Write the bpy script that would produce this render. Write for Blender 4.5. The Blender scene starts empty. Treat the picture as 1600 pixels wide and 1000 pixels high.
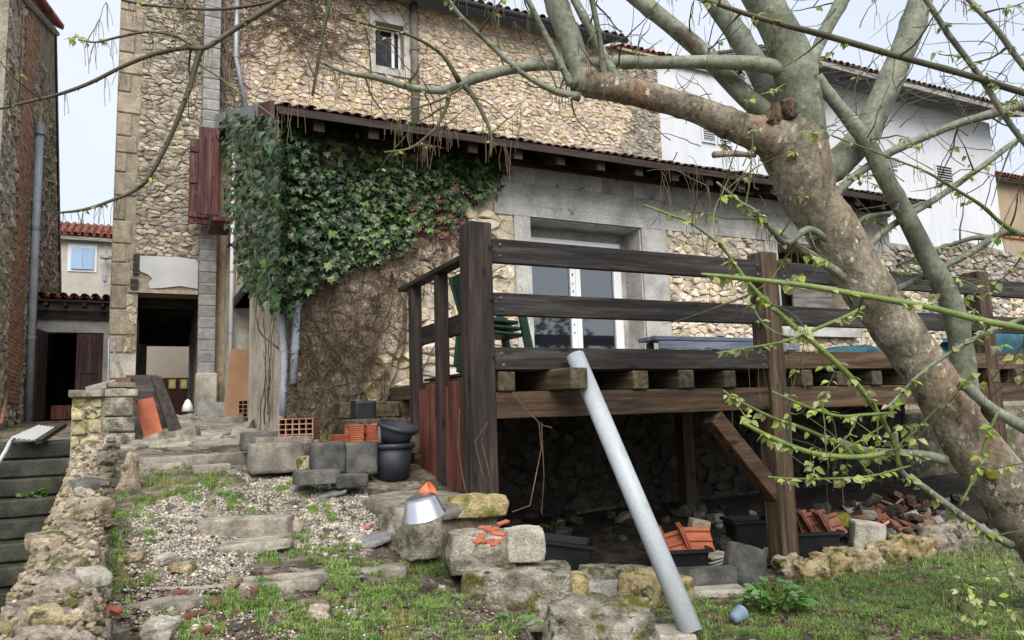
import bpy, math, random
import numpy as np
from mathutils import Vector, Matrix, noise as mn
sc = bpy.context.scene
COL = sc.collection
RNG = np.random.default_rng(7)
random.seed(7)
# ------------------------------------------------------------ camera, sky, sun, exposure
FPX = 1160.0
YAW, PITCH, ROLL = [math.radians(a) for a in (26.5, 7.16, 1.825)]
EYE = np.array([0.0, 0.0, 1.5])
CF = np.array([math.sin(YAW)*math.cos(PITCH), math.cos(YAW)*math.cos(PITCH), math.sin(PITCH)])
_r0 = np.array([math.cos(YAW), -math.sin(YAW), 0.0]); _u0 = np.cross(_r0, CF)
CR = math.cos(ROLL)*_r0 - math.sin(ROLL)*_u0
CU = math.sin(ROLL)*_r0 + math.cos(ROLL)*_u0
cam_d = bpy.data.cameras.new('camera'); cam = bpy.data.objects.new('camera', cam_d); COL.objects.link(cam)
cam_d.sensor_width = 36; cam_d.lens = 36*FPX/1600; cam_d.clip_start = .05; cam_d.clip_end = 600
_m = Matrix.Identity(4)
for i in range(3):
    _m[i][0] = CR[i]; _m[i][1] = CU[i]; _m[i][2] = -CF[i]; _m[i][3] = EYE[i]
cam.matrix_world = _m
sc.camera = cam
SUN_EL, SUN_AZ = math.radians(46), math.radians(-162)   # azimuth measured from +Y towards +X
w = bpy.data.worlds.new('World'); sc.world = w; w.use_nodes = True
nt = w.node_tree; nt.nodes.clear()
out = nt.nodes.new('ShaderNodeOutputWorld'); bg = nt.nodes.new('ShaderNodeBackground')
sky = nt.nodes.new('ShaderNodeTexSky'); sky.sky_type = 'NISHITA'; sky.sun_disc = False
sky.sun_elevation = SUN_EL; sky.sun_rotation = SUN_AZ; sky.dust_density = 3
tc = nt.nodes.new('ShaderNodeTexCoord'); nz = nt.nodes.new('ShaderNodeTexNoise')
nz.inputs['Scale'].default_value = 1.6; nz.inputs['Detail'].default_value = 4
rp = nt.nodes.new('ShaderNodeValToRGB')
rp.color_ramp.elements[0].position = .3; rp.color_ramp.elements[0].color = (2.6, 2.82, 3.16, 1)
rp.color_ramp.elements[1].position = .7; rp.color_ramp.elements[1].color = (3.05, 3.22, 3.5, 1)
mx = nt.nodes.new('ShaderNodeMix'); mx.data_type = 'RGBA'; mx.inputs[0].default_value = .88
nt.links.new(tc.outputs['Generated'], nz.inputs['Vector']); nt.links.new(nz.outputs['Fac'], rp.inputs['Fac'])
nt.links.new(sky.outputs[0], mx.inputs[6]); nt.links.new(rp.outputs[0], mx.inputs[7])
nt.links.new(mx.outputs[2], bg.inputs['Color']); bg.inputs['Strength'].default_value = .1
nt.links.new(bg.outputs[0], out.inputs['Surface'])
sd = bpy.data.lights.new('sun', 'SUN'); sun = bpy.data.objects.new('sun', sd); COL.objects.link(sun)
sd.energy = 1.5; sd.angle = math.radians(50); sd.color = (1, .95, .88)
_sv = Vector((math.cos(SUN_EL)*math.sin(SUN_AZ), math.cos(SUN_EL)*math.cos(SUN_AZ), math.sin(SUN_EL)))
sun.rotation_euler = (-_sv).to_track_quat('-Z', 'Y').to_euler()
vs = sc.view_settings; vs.view_transform = 'Standard'; vs.look = 'None'; vs.gamma = 1; vs.exposure = 1.62; vs.use_curve_mapping = False

# ------------------------------------------------------------ where a sight line meets a real plane
def ray(u, v): return CF + (u-800)/FPX*CR - (v-500)/FPX*CU
def at(u, v, x=None, y=None, z=None, d=None):
    D = ray(u, v)
    t = x/D[0] if x is not None else y/D[1] if y is not None else (z-1.5)/D[2] if z is not None else d
    return EYE + t*D
def px(P):
    P = np.asarray(P, float) - EYE; dd = P@CF
    return 800+FPX*(P@CR)/dd, 500-FPX*(P@CU)/dd, dd
def inframe(P, m=20):
    u, v, d = px(P); return d > .3 and -m < u < 1600+m and -m < v < 1000+m

# ------------------------------------------------------------ object helpers
def thing(name, label, cat, loc=(0,0,0), group=None, kind=None):
    o = bpy.data.objects.new(name, None); COL.objects.link(o); o.empty_display_size = .1
    o.location = loc; o['label'] = label; o['category'] = cat
    if group: o['group'] = group
    if kind: o['kind'] = kind
    return o
def tag(o, label, cat, group=None, kind=None):
    o['label'] = label; o['category'] = cat
    if group: o['group'] = group
    if kind: o['kind'] = kind
    return o
def worldloc(o):
    l = Vector((0,0,0))
    while o: l += o.location; o = o.parent
    return l
class MB:
    def __init__(s): s.v = []; s.f = []
    def add(s, vs, fs):
        b = len(s.v); s.v.extend([tuple(float(c) for c in p) for p in vs]); s.f.extend([tuple(b+i for i in q) for q in fs]); return s
    def box(s, lo, hi):
        (a,b,c),(d,e,f) = lo, hi
        return s.add([(a,b,c),(d,b,c),(d,e,c),(a,e,c),(a,b,f),(d,b,f),(d,e,f),(a,e,f)],
                     [(0,3,2,1),(4,5,6,7),(0,1,5,4),(1,2,6,5),(2,3,7,6),(3,0,4,7)])
    def obox(s, c, size, M=None, bev=0):
        h = [q/2 for q in size]; M = M or Matrix.Identity(3); c = Vector(c)
        vs, fs = bevbox(h, bev)
        return s.add([c + M@Vector(p) for p in vs], fs)
    def prism(s, poly, ext):
        n = len(poly); ext = Vector(ext)
        vs = [Vector(p) for p in poly] + [Vector(p)+ext for p in poly]
        return s.add(vs, [tuple(range(n-1,-1,-1)), tuple(range(n,2*n))] + [(i,(i+1)%n,n+(i+1)%n,n+i) for i in range(n)])
    def tube(s, pts, rad, n=8, caps=True):
        pts = [Vector(p) for p in pts]
        if isinstance(rad, (int,float)): rad = [rad]*len(pts)
        t0 = (pts[1]-pts[0]).normalized(); a = t0.orthogonal().normalized(); rings = []
        for i, p in enumerate(pts):
            t = (pts[min(i+1,len(pts)-1)]-pts[max(i-1,0)]).normalized()
            a = (a - t*a.dot(t)); a = a.normalized() if a.length > 1e-6 else t.orthogonal().normalized()
            b = t.cross(a)
            rings.append([p + (a*math.cos(2*math.pi*k/n)+b*math.sin(2*math.pi*k/n))*rad[i] for k in range(n)])
        vs = [q for r in rings for q in r]; fs = []
        for i in range(len(pts)-1):
            for k in range(n):
                fs.append((i*n+k, i*n+(k+1)%n, (i+1)*n+(k+1)%n, (i+1)*n+k))
        if caps: fs += [tuple(range(n-1,-1,-1)), tuple((len(pts)-1)*n+k for k in range(n))]
        return s.add(vs, fs)
    def lathe(s, prof, c, n=24, M=None):
        M = M or Matrix.Identity(3); c = Vector(c); vs = []; fs = []
        for r, z in prof:
            for k in range(n): vs.append(c + M@Vector((r*math.cos(2*math.pi*k/n), r*math.sin(2*math.pi*k/n), z)))
        for i in range(len(prof)-1):
            for k in range(n): fs.append((i*n+k, i*n+(k+1)%n, (i+1)*n+(k+1)%n, (i+1)*n+k))
        return s.add(vs, fs)
    def mesh(s, name, off=(0,0,0), smooth=False):
        m = bpy.data.meshes.new(name); o = Vector(off)
        m.from_pydata([(p[0]-o[0], p[1]-o[1], p[2]-o[2]) for p in s.v], [], s.f)
        if smooth: m.polygons.foreach_set('use_smooth', [True]*len(m.polygons))
        m.update(); return m
    def build(s, name, mat, parent=None, smooth=False, kind=None, label=None):
        off = worldloc(parent) if parent else Vector((0,0,0))
        me = s.mesh(name, off, smooth); me.materials.append(mat)
        return link(name, me, parent, kind, label)
def link(name, me, parent=None, kind=None, label=None):
    o = bpy.data.objects.new(name, me); COL.objects.link(o)
    if parent: o.parent = parent
    if kind: o['kind'] = kind
    if label: o['label'] = label
    return o
def bevbox(h, b):
    hx, hy, hz = h
    if b <= 0:
        return ([(-hx,-hy,-hz),(hx,-hy,-hz),(hx,hy,-hz),(-hx,hy,-hz),(-hx,-hy,hz),(hx,-hy,hz),(hx,hy,hz),(-hx,hy,hz)],
                [(0,3,2,1),(4,5,6,7),(0,1,5,4),(1,2,6,5),(2,3,7,6),(3,0,4,7)])
    b = min(b, .45*min(h)*2)
    vs = []; idx = {}
    for sx in (-1,1):
        for sy in (-1,1):
            for sz in (-1,1):
                for ax in range(3):
                    p = [sx*(hx-b), sy*(hy-b), sz*(hz-b)]; p[ax] = (sx*hx, sy*hy, sz*hz)[ax]
                    idx[(sx,sy,sz,ax)] = len(vs); vs.append(tuple(p))
    fs = []
    def quad(keys):
        c = [vs[idx[k]] for k in keys]; n = (Vector(c[1])-Vector(c[0])).cross(Vector(c[2])-Vector(c[0]))
        m = sum((Vector(q) for q in c), Vector())/len(c)
        fs.append(tuple(idx[k] for k in (keys if n.dot(m) > 0 else keys[::-1])))
    for ax in range(3):
        o1, o2 = [a for a in range(3) if a != ax]
        for s0 in (-1,1):
            ks = []
            for a, bb in ((-1,-1),(1,-1),(1,1),(-1,1)):
                k = [0,0,0]; k[ax] = s0; k[o1] = a; k[o2] = bb; ks.append((*k, ax))
            quad(ks)
        for a in (-1,1):          # edges along ax
            for bb in (-1,1):
                k1 = [0,0,0]; k2 = [0,0,0]; k1[ax] = -1; k2[ax] = 1
                for k in (k1, k2): k[o1] = a; k[o2] = bb
                quad([(*k1,o1),(*k2,o1),(*k2,o2),(*k1,o2)])
    for sx in (-1,1):
        for sy in (-1,1):
            for sz in (-1,1): quad([(sx,sy,sz,0),(sx,sy,sz,1),(sx,sy,sz,2)])
    return vs, fs
def rot(rx=0, ry=0, rz=0):
    return (Matrix.Rotation(math.radians(rz),3,'Z') @ Matrix.Rotation(math.radians(ry),3,'Y') @ Matrix.Rotation(math.radians(rx),3,'X'))
def align(d, up=(0,0,1)):            # columns: x across, y depth, z along d
    z = Vector(d).normalized(); x = Vector(up).cross(z)
    x = x.normalized() if x.length > 1e-4 else Vector((1,0,0)); y = z.cross(x)
    return Matrix((x, y, z)).transposed()

# ------------------------------------------------------------ materials
def M(name, cols, scale=6, stretch=(1,1,1), rough=.85, bump=.35, bscale=40, bdist=.012, rand=.18, spots=(), moss=None, metal=0, detail=8, lo=.37, hi=.63, grain=.28, hue=0, spec=.35, rvar=.1):
    m = bpy.data.materials.new(name); m.use_nodes = True; t = m.node_tree; N = t.nodes; L = t.links
    b = N['Principled BSDF']; b.inputs['Metallic'].default_value = metal
    b.inputs['Specular IOR Level'].default_value = spec
    co = N.new('ShaderNodeTexCoord'); mp = N.new('ShaderNodeMapping'); mp.inputs['Scale'].default_value = stretch
    oi = N.new('ShaderNodeObjectInfo'); mm = N.new('ShaderNodeMath'); mm.operation = 'MULTIPLY'; mm.inputs[1].default_value = 37
    L.new(oi.outputs['Random'], mm.inputs[0]); L.new(mm.outputs[0], mp.inputs['Location'])
    L.new(co.outputs['Object'], mp.inputs['Vector'])
    def noise(sca, det=detail, ro=.62, off=0, raw=False):
        n = N.new('ShaderNodeTexNoise'); n.inputs['Scale'].default_value = sca; n.inputs['Detail'].default_value = det; n.inputs['Roughness'].default_value = ro
        if off:
            a = N.new('ShaderNodeVectorMath'); a.operation = 'ADD'; a.inputs[1].default_value = (off, off*1.7, off*.6)
            L.new((co.outputs['Object'] if raw else mp.outputs[0]), a.inputs[0]); L.new(a.outputs[0], n.inputs['Vector'])
        else: L.new(mp.outputs[0], n.inputs['Vector'])
        return n.outputs['Fac']
    r = N.new('ShaderNodeValToRGB'); e = r.color_ramp.elements
    while len(e) < len(cols): e.new(.5)
    for i, c in enumerate(cols):
        e[i].position = lo + (hi-lo)*i/max(1,len(cols)-1); e[i].color = (*c, 1)
    nf = noise(scale); L.new(nf, r.inputs['Fac']); cur = r.outputs['Color']
    def mix(f, c):
        nonlocal cur
        x = N.new('ShaderNodeMix'); x.data_type = 'RGBA'; L.new(f, x.inputs[0]); L.new(cur, x.inputs[6]); x.inputs[7].default_value = (*c,1); cur = x.outputs[2]
    def thr(f, a, w_):
        q = N.new('ShaderNodeMapRange'); q.inputs['From Min'].default_value = a; q.inputs['From Max'].default_value = a+w_; L.new(f, q.inputs['Value']); return q.outputs[0]
    if rand:
        ge = N.new('ShaderNodeNewGeometry'); ad = N.new('ShaderNodeMath'); ad.operation = 'ADD'
        L.new(oi.outputs['Random'], ad.inputs[0]); L.new(ge.outputs['Random Per Island'], ad.inputs[1])
        fr = N.new('ShaderNodeMath'); fr.operation = 'FRACT'; L.new(ad.outputs[0], fr.inputs[0])
        q = N.new('ShaderNodeMapRange'); q.inputs['To Min'].default_value = 1-rand; q.inputs['To Max'].default_value = 1+rand; L.new(fr.outputs[0], q.inputs['Value'])
        h = N.new('ShaderNodeHueSaturation'); L.new(cur, h.inputs['Color']); L.new(q.outputs[0], h.inputs['Value'])
        if hue:
            f2 = N.new('ShaderNodeMath'); f2.operation = 'MULTIPLY'; f2.inputs[1].default_value = 7.31; L.new(fr.outputs[0], f2.inputs[0])
            f3 = N.new('ShaderNodeMath'); f3.operation = 'FRACT'; L.new(f2.outputs[0], f3.inputs[0])
            q2 = N.new('ShaderNodeMapRange'); q2.inputs['To Min'].default_value = .5-hue; q2.inputs['To Max'].default_value = .5+hue; L.new(f3.outputs[0], q2.inputs['Value']); L.new(q2.outputs[0], h.inputs['Hue'])
            q3 = N.new('ShaderNodeMapRange'); q3.inputs['To Min'].default_value = .6; q3.inputs['To Max'].default_value = 1.1; L.new(f3.outputs[0], q3.inputs['Value']); L.new(q3.outputs[0], h.inputs['Saturation'])
        cur = h.outputs['Color']
    for k, (c, th, sca, wd) in enumerate(spots): mix(thr(noise(sca, 6, .65, 11.3*(k+1)), th, wd), c)
    if moss:
        c, th, sca, upw = moss
        g = N.new('ShaderNodeNewGeometry'); sp = N.new('ShaderNodeSeparateXYZ'); L.new(g.outputs['Normal'], sp.inputs[0])
        mu = N.new('ShaderNodeMath'); mu.operation = 'MULTIPLY_ADD'; mu.inputs[1].default_value = upw; L.new(sp.outputs['Z'], mu.inputs[0]); L.new(noise(sca, 6, .7, 5.1), mu.inputs[2])
        mix(thr(mu.outputs[0], th, .07), c)
    if grain:
        gq = N.new('ShaderNodeMapRange'); gq.inputs['From Min'].default_value = .34; gq.inputs['From Max'].default_value = .66; gq.inputs['To Min'].default_value = 1-grain; gq.inputs['To Max'].default_value = 1+grain
        L.new(noise(bscale*1.3, 5, .75, 7.7), gq.inputs['Value']); gh = N.new('ShaderNodeHueSaturation'); L.new(cur, gh.inputs['Color']); L.new(gq.outputs[0], gh.inputs['Value']); cur = gh.outputs['Color']
    L.new(cur, b.inputs['Base Color'])
    q = N.new('ShaderNodeMapRange'); q.inputs['To Min'].default_value = max(0,rough-rvar); q.inputs['To Max'].default_value = min(1,rough+rvar); L.new(nf, q.inputs['Value']); L.new(q.outputs[0], b.inputs['Roughness'])
    if bump:
        bu = N.new('ShaderNodeBump'); bu.inputs['Strength'].default_value = bump; bu.inputs['Distance'].default_value = bdist
        L.new(noise(bscale, 6, .7, 2.2), bu.inputs['Height']); L.new(bu.outputs[0], b.inputs['Normal'])
    return m
GRN = (.10,.12,.02)
m_soil = M('soil', [(.045,.036,.026),(.10,.082,.058),(.21,.18,.135)], 3.5, rough=.9, bump=.9, bscale=28, bdist=.03, rand=0, spots=[((.27,.24,.19),.53,9,.1),((.06,.08,.02),.56,2.2,.08)])
m_shade_earth = M('deck_shade_earth', [(.016,.013,.01),(.035,.028,.02),(.07,.058,.042)], 5, bump=1, bscale=30, bdist=.03, rand=0, spots=[((.04,.05,.012),.58,3,.1)])  # earth colour with the shade under the deck painted in
m_yard = M('wet_paving', [(.03,.03,.028),(.08,.075,.065)], 4, rough=.55, bump=.4, rand=.1)
m_stone_main = M('warm_rubble_stone', [(.38,.29,.19),(.51,.405,.285),(.60,.50,.375)], 9, bump=.6, bscale=45, rand=.24, hue=.008, spots=[((.33,.28,.21),.6,7,.1)])
m_mort_main = M('sandy_mortar', [(.31,.245,.165),(.45,.36,.25)], 10, bump=.8, bscale=60, rand=0)
m_stone_tower = M('grey_rubble_stone', [(.22,.185,.135),(.36,.31,.23),(.47,.41,.32)], 9, bump=.7, bscale=45, rand=.3, hue=.01, spots=[((.13,.12,.10),.58,5,.1)])
m_mort_tower = M('dark_mortar', [(.22,.185,.135),(.34,.295,.22)], 9, bump=.8, bscale=60, rand=0)
m_quoin = M('quoin_limestone', [(.25,.21,.155),(.37,.32,.245)], 7, bump=.6, grain=.4, rand=.22, spots=[((.46,.36,.2),.62,2.5,.08),((.16,.15,.13),.6,4,.12)])
m_stone_low = M('pale_yellow_rubble', [(.40,.325,.22),(.57,.48,.35),(.66,.58,.45)], 8, bump=.7, bscale=40, rand=.24, hue=.01, spots=[((.25,.21,.15),.6,6,.1),((.55,.42,.2),.64,4,.07)])
m_mort_low = M('lime_mortar', [(.34,.29,.20),(.5,.44,.33)], 8, bump=.9, bscale=50, rand=0)
m_stone_moss = M('mossy_rubble', [(.30,.26,.16),(.5,.44,.28)], 8, bump=.7, bscale=40, rand=.25, spots=[((.17,.18,.035),.5,6,.1),((.06,.06,.03),.6,9,.08)])
m_stone_shade = M('deck_shade_rubble', [(.030,.026,.02),(.085,.072,.054)], 8, bump=.7, bscale=40, rand=.3)  # rubble darkened in colour to stand in for the deck's shade
m_stone_grey = M('weathered_grey_rubble', [(.17,.145,.115),(.3,.265,.215),(.4,.36,.3)], 9, bump=.7, bscale=45, rand=.3, hue=.01, spots=[((.1,.09,.08),.6,6,.1)])
m_conc = M('raw_concrete', [(.29,.285,.265),(.40,.395,.37),(.48,.47,.445)], 3, bump=.35, bscale=35, rand=.06, spots=[((.12,.118,.11),.62,5,.06),((.42,.41,.39),.66,3,.08)])
m_block = M('breeze_block', [(.19,.185,.185),(.31,.305,.295)], 7, bump=.7, bscale=90, rand=.14, spots=[((.12,.12,.115),.62,4,.12)])
m_joint = M('cement_joint', [(.24,.23,.215),(.36,.35,.33)], 8, bump=.4, rand=0)
m_blockdark = M('damp_or_deck_shade_block', [(.035,.037,.034),(.085,.084,.077),(.15,.145,.13)], 5, bump=.7, bscale=70, rand=.2, moss=((.09,.11,.02),.82,8,.25))
m_plaster = M('grey_white_plaster', [(.44,.45,.46),(.52,.53,.54)], 2.5, bump=.15, rand=0, spots=[((.36,.3,.2),.68,2.2,.05)], grain=.06)
m_render = M('stained_lime_render', [(.22,.2,.16),(.40,.375,.315),(.52,.49,.43)], 2.2, bump=.5, bscale=30, rand=.05, spots=[((.13,.12,.09),.6,3,.1)])
m_rough = M('roughcast_render', [(.27,.235,.18),(.42,.37,.29),(.52,.47,.385)], 3, bump=1, bscale=22, bdist=.04, rand=.3, spots=[((.07,.065,.05),.58,9,.1),((.36,.33,.28),.66,7,.1)])
m_rough2 = M('pale_roughcast', [(.30,.265,.205),(.47,.42,.34),(.58,.53,.44)], 2.5, bump=1, bscale=26, bdist=.03, rand=0, spots=[((.16,.14,.11),.6,9,.1)])
m_white = M('white_render', [(.52,.545,.58),(.59,.615,.65)], 1.2, stretch=(2.5,2.5,.35), bump=.1, rand=0, spots=[((.40,.41,.42),.62,.5,.15)], grain=.06)
m_cream = M('cream_render', [(.54,.49,.42),(.62,.57,.5)], 1.5, bump=.1, rand=0, grain=.06)
m_cream2 = M('warm_cream_render', [(.36,.33,.29),(.43,.40,.355)], 1.5, bump=.1, rand=0, spots=[((.33,.28,.22),.6,1.2,.1)])
m_beige = M('beige_render', [(.29,.23,.155),(.36,.285,.195)], 1.5, bump=.1, rand=0, grain=.06)
m_brick = M('old_red_brick', [(.25,.135,.085),(.38,.22,.145)], 8, bump=.6, bscale=50, rand=.2, spots=[((.34,.28,.21),.56,3,.1)])
m_terra = M('terracotta', [(.30,.085,.042),(.43,.135,.07)], 7, bump=.25, bscale=70, rand=.15, spots=[((.24,.11,.07),.64,8,.1)])
m_terraold = M('old_terracotta', [(.11,.045,.03),(.24,.10,.065)], 7, bump=.4, bscale=60, rand=.25, spots=[((.11,.1,.07),.58,7,.1)])
m_tile = M('weathered_canal_tile', [(.08,.06,.05),(.16,.11,.085)], 7, bump=.5, bscale=50, rand=.3, spots=[((.17,.165,.14),.6,9,.08)])
m_tilered = M('red_canal_tile', [(.16,.045,.03),(.27,.085,.055)], 7, bump=.5, bscale=50, rand=.3, spots=[((.08,.05,.045),.6,9,.08)])
def wood(name, cols, ax, rand=.28, **k):
    st = [9,9,9]; st['xyz'.index(ax)] = .6
    k.setdefault('spots', [])
    m = M(name, cols, 2.2, stretch=st, rough=k.pop('rough',.72), bump=k.pop('bump',.45), bscale=7, bdist=.008, rand=rand, **k)
    t = m.node_tree; N = t.nodes; L = t.links; b = N['Principled BSDF']; src = b.inputs['Base Color'].links[0].from_socket
    mp = [q for q in N if q.type == 'MAPPING'][0]; m2 = N.new('ShaderNodeMapping'); s2 = [7,7,7]; s2['xyz'.index(ax)] = 2.6; m2.inputs['Scale'].default_value = [a/b_ for a, b_ in zip(s2, st)]
    L.new(mp.outputs[0], m2.inputs['Vector']); vo = N.new('ShaderNodeTexVoronoi'); vo.inputs['Scale'].default_value = 1.0; L.new(m2.outputs[0], vo.inputs['Vector'])
    q = N.new('ShaderNodeMapRange'); q.inputs['From Min'].default_value = .10; q.inputs['From Max'].default_value = .19; q.inputs['To Min'].default_value = .3; q.inputs['To Max'].default_value = 1; L.new(vo.outputs['Distance'], q.inputs['Value'])
    h = N.new('ShaderNodeHueSaturation'); L.new(src, h.inputs['Color']); L.new(q.outputs[0], h.inputs['Value']); L.new(h.outputs[0], b.inputs['Base Color'])
    return m
DK = [(.012,.009,.008),(.027,.021,.018),(.056,.046,.04)]
m_wx = wood('dark_stained_timber_x', DK, 'x'); m_wy = wood('dark_stained_timber_y', DK, 'y'); m_wz = wood('dark_stained_timber_z', [(.012,.0085,.0075),(.029,.020,.0165),(.056,.041,.034)], 'z')
m_rail = wood('weathered_rail_timber', [(.014,.0115,.011),(.029,.025,.0235),(.064,.058,.054)], 'x')
m_beam = wood('brown_beam_timber', [(.034,.02,.012),(.082,.048,.027),(.135,.086,.052)], 'x', spots=[((.05,.055,.018),.62,1.2,.1)])
m_joist = wood('green_tinged_joist', [(.026,.02,.012),(.072,.056,.032),(.12,.10,.064)], 'y', spots=[((.065,.075,.02),.58,1.5,.12)])
m_post = wood('brown_post_timber', [(.034,.021,.0125),(.080,.051,.030),(.13,.092,.06)], 'z')
m_red = wood('red_stained_board', [(.06,.018,.012),(.13,.042,.028),(.18,.07,.05)], 'z')
m_shut = wood('faded_maroon_shutter', [(.042,.013,.013),(.085,.026,.025),(.14,.068,.062)], 'z')
m_door = wood('dark_maroon_door', [(.028,.014,.014),(.055,.028,.027),(.085,.05,.046)], 'z', rand=.1)
m_gate = M('maroon_gate_paint', [(.06,.026,.026),(.075,.033,.032)], 4, bump=.1, rand=.1, grain=.06)
m_eave = wood('brown_eave_timber', [(.016,.009,.0075),(.036,.020,.016),(.065,.04,.032)], 'x')
m_grey_wood = wood('silver_grey_timber', [(.1,.095,.085),(.2,.19,.175),(.3,.29,.27)], 'x')
m_pipebrown = M('weathered_fibre_cement', [(.09,.08,.07),(.16,.145,.125)], 5, bump=.3, rand=.1)
m_ply = M('tan_fibre_panel', [(.25,.14,.08),(.31,.185,.112)], 2.5, rand=.05, bump=.1, grain=.1, spots=[((.20,.12,.075),.62,3,.15)])
m_bluewood = wood('blue_grey_painted_plank', [(.075,.085,.13),(.12,.135,.19),(.17,.185,.24)], 'x')
m_zinc = M('weathered_zinc', [(.2,.215,.235),(.30,.32,.345)], 5, stretch=(1,1,.3), rough=.5, bump=.1, rand=.08, metal=.3, spots=[((.16,.15,.13),.64,4,.1)])
m_pvcgrey = M('grey_pvc', [(.26,.29,.34),(.34,.37,.43)], 4, rough=.45, bump=.05, rand=.05, spots=[((.2,.2,.17),.62,6,.15)], grain=.06)
m_pvcpipe = M('pale_pvc_pipe', [(.37,.41,.435),(.455,.495,.525)], 3, stretch=(1,1,.5), rough=.4, bump=.06, rand=0, spots=[((.30,.31,.28),.58,6,.2),((.2,.19,.15),.66,18,.1)], grain=.1)
m_pvcwhite = M('white_pvc_frame', [(.74,.75,.77),(.8,.8,.82)], 3, rough=.35, bump=0, rand=0, grain=.06)
m_black = M('black_plastic', [(.012,.013,.016),(.02,.022,.026)], 6, rough=.45, bump=.08, rand=.1, grain=.06)
m_bucket = M('charcoal_plastic', [(.022,.026,.034),(.035,.04,.05)], 6, rough=.5, bump=.08, rand=.15, spots=[((.10,.10,.1),.68,6,.1)], grain=.06)
m_steel = M('brushed_steel', [(.62,.62,.63),(.72,.72,.73)], 6, rough=.33, bump=.02, rand=0, metal=1, rvar=.06, grain=.06)
m_orange = M('orange_plastic', [(.6,.13,.05),(.66,.17,.07)], 6, rough=.45, bump=.02, rand=.1, grain=.06)
m_bluepot = M('blue_grey_plastic', [(.19,.27,.38),(.25,.33,.44)], 6, rough=.45, bump=.02, rand=0, grain=.06)
m_greenpl = M('dark_green_plastic', [(.012,.035,.022),(.02,.05,.032)], 5, rough=.45, bump=.03, rand=.1, grain=.06)
m_tarp = M('teal_tarpaulin', [(.01,.07,.10),(.022,.115,.15)], 3, rough=.42, bump=.5, bscale=9, bdist=.03, rand=.1, grain=.06)
m_slab = M('path_flagstone', [(.13,.115,.092),(.24,.215,.175),(.34,.31,.26)], 6, rough=.75, bump=.6, bscale=40, rand=.2, spots=[((.08,.085,.03),.62,5,.1)])
m_blockstone = M('weathered_limestone_block', [(.13,.115,.085),(.30,.275,.215),(.50,.47,.40)], 7, bump=1, bscale=50, bdist=.03, grain=.42, rand=.1, spots=[((.07,.066,.052),.56,7,.1),((.52,.5,.44),.64,9,.06),((.1,.1,.035),.62,4,.1)], moss=((.13,.13,.012),.78,6,.18))
m_blockmoss = M('mossy_limestone_block', [(.13,.115,.085),(.30,.275,.215),(.48,.45,.38)], 7, bump=1, bscale=50, bdist=.03, grain=.42, rand=.05, spots=[((.06,.056,.044),.54,7,.08),((.56,.54,.48),.62,9,.06),((.11,.11,.012),.52,4.2,.09)])
m_palestone = M('pale_limestone', [(.30,.27,.21),(.46,.43,.36),(.56,.53,.47)], 7, bump=.9, bscale=50, grain=.35, bdist=.02, rand=.1, spots=[((.2,.19,.15),.6,8,.08)])
m_tuffa = M('ochre_crumbling_stone', [(.25,.185,.105),(.44,.345,.215),(.57,.48,.34)], 7, bump=1, bscale=45, bdist=.03, grain=.4, rand=.25, hue=.015, spots=[((.12,.10,.065),.55,9,.07),((.11,.11,.025),.555,4,.08),((.55,.5,.42),.63,12,.05)])
m_mossrock = M('mossy_yellow_rock', [(.38,.29,.14),(.60,.50,.29)], 7, bump=1, bscale=50, bdist=.03, grain=.4, rand=.2, spots=[((.17,.165,.025),.51,5,.1),((.08,.068,.04),.57,8,.08),((.5,.45,.33),.62,10,.06)])
m_moss = M('bright_moss', [(.10,.10,.012),(.24,.22,.02)], 14, bump=1, bscale=80, bdist=.02, rand=.1)
m_slate = M('broken_slate', [(.11,.11,.115),(.2,.2,.2)], 6, rough=.6, bump=.5, rand=.15)
m_bark = M('patchy_bark', [(.125,.105,.075),(.22,.19,.14),(.31,.27,.21)], 6, grain=.5, stretch=(1,1,.7), bump=1, bscale=24, bdist=.02, rand=0, spots=[((.25,.155,.095),.54,1.6,.14),((.15,.155,.11),.56,3,.1),((.06,.045,.035),.6,8,.06),((.50,.49,.44),.61,18,.03)])
m_limb = M('smooth_grey_green_limb', [(.10,.115,.08),(.175,.19,.14),(.24,.25,.195)], 4, grain=.35, rough=.62, bump=.5, bscale=26, rand=.06, spots=[((.085,.07,.05),.58,5,.08),((.34,.35,.31),.63,12,.04),((.10,.13,.05),.62,2.5,.1)])
m_knot = M('rotten_knot_wood', [(.04,.028,.02),(.10,.065,.045),(.17,.12,.09)], 9, bump=1, bscale=50, grain=.4, rand=0)
m_twig = M('olive_twig', [(.055,.05,.03),(.09,.10,.045)], 5, rough=.6, bump=.1, rand=.3)
m_shoot = M('green_shoot', [(.09,.13,.035),(.16,.21,.06)], 4, rough=.5, bump=.1, rand=.2)
m_dead = M('dead_stem', [(.065,.042,.028),(.14,.10,.07)], 5, bump=.2, rand=.35)
m_catkin = M('brown_catkin', [(.09,.06,.036),(.17,.12,.075)], 5, bump=0, rand=.3)
def leafmat(name, cols, rough=.5, trans=.3, rand=.3, hue=.02, spots=()):
    m = M(name, cols, 8, grain=.12, rough=rough, bump=.1, bscale=30, rand=rand, hue=hue, spec=.4, spots=spots)
    t = m.node_tree; b = t.nodes['Principled BSDF']; o = t.nodes['Material Output']
    tr = t.nodes.new('ShaderNodeBsdfTranslucent'); mix = t.nodes.new('ShaderNodeMixShader'); mix.inputs[0].default_value = trans
    src = b.inputs['Base Color'].links[0].from_socket; t.links.new(src, tr.inputs['Color'])
    t.links.new(b.outputs[0], mix.inputs[1]); t.links.new(tr.outputs[0], mix.inputs[2]); t.links.new(mix.outputs[0], o.inputs['Surface'])
    return m
m_ivy = leafmat('ivy_leaf', [(.02,.045,.016),(.045,.09,.026)], .36, .12, .5, .02)
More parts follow.
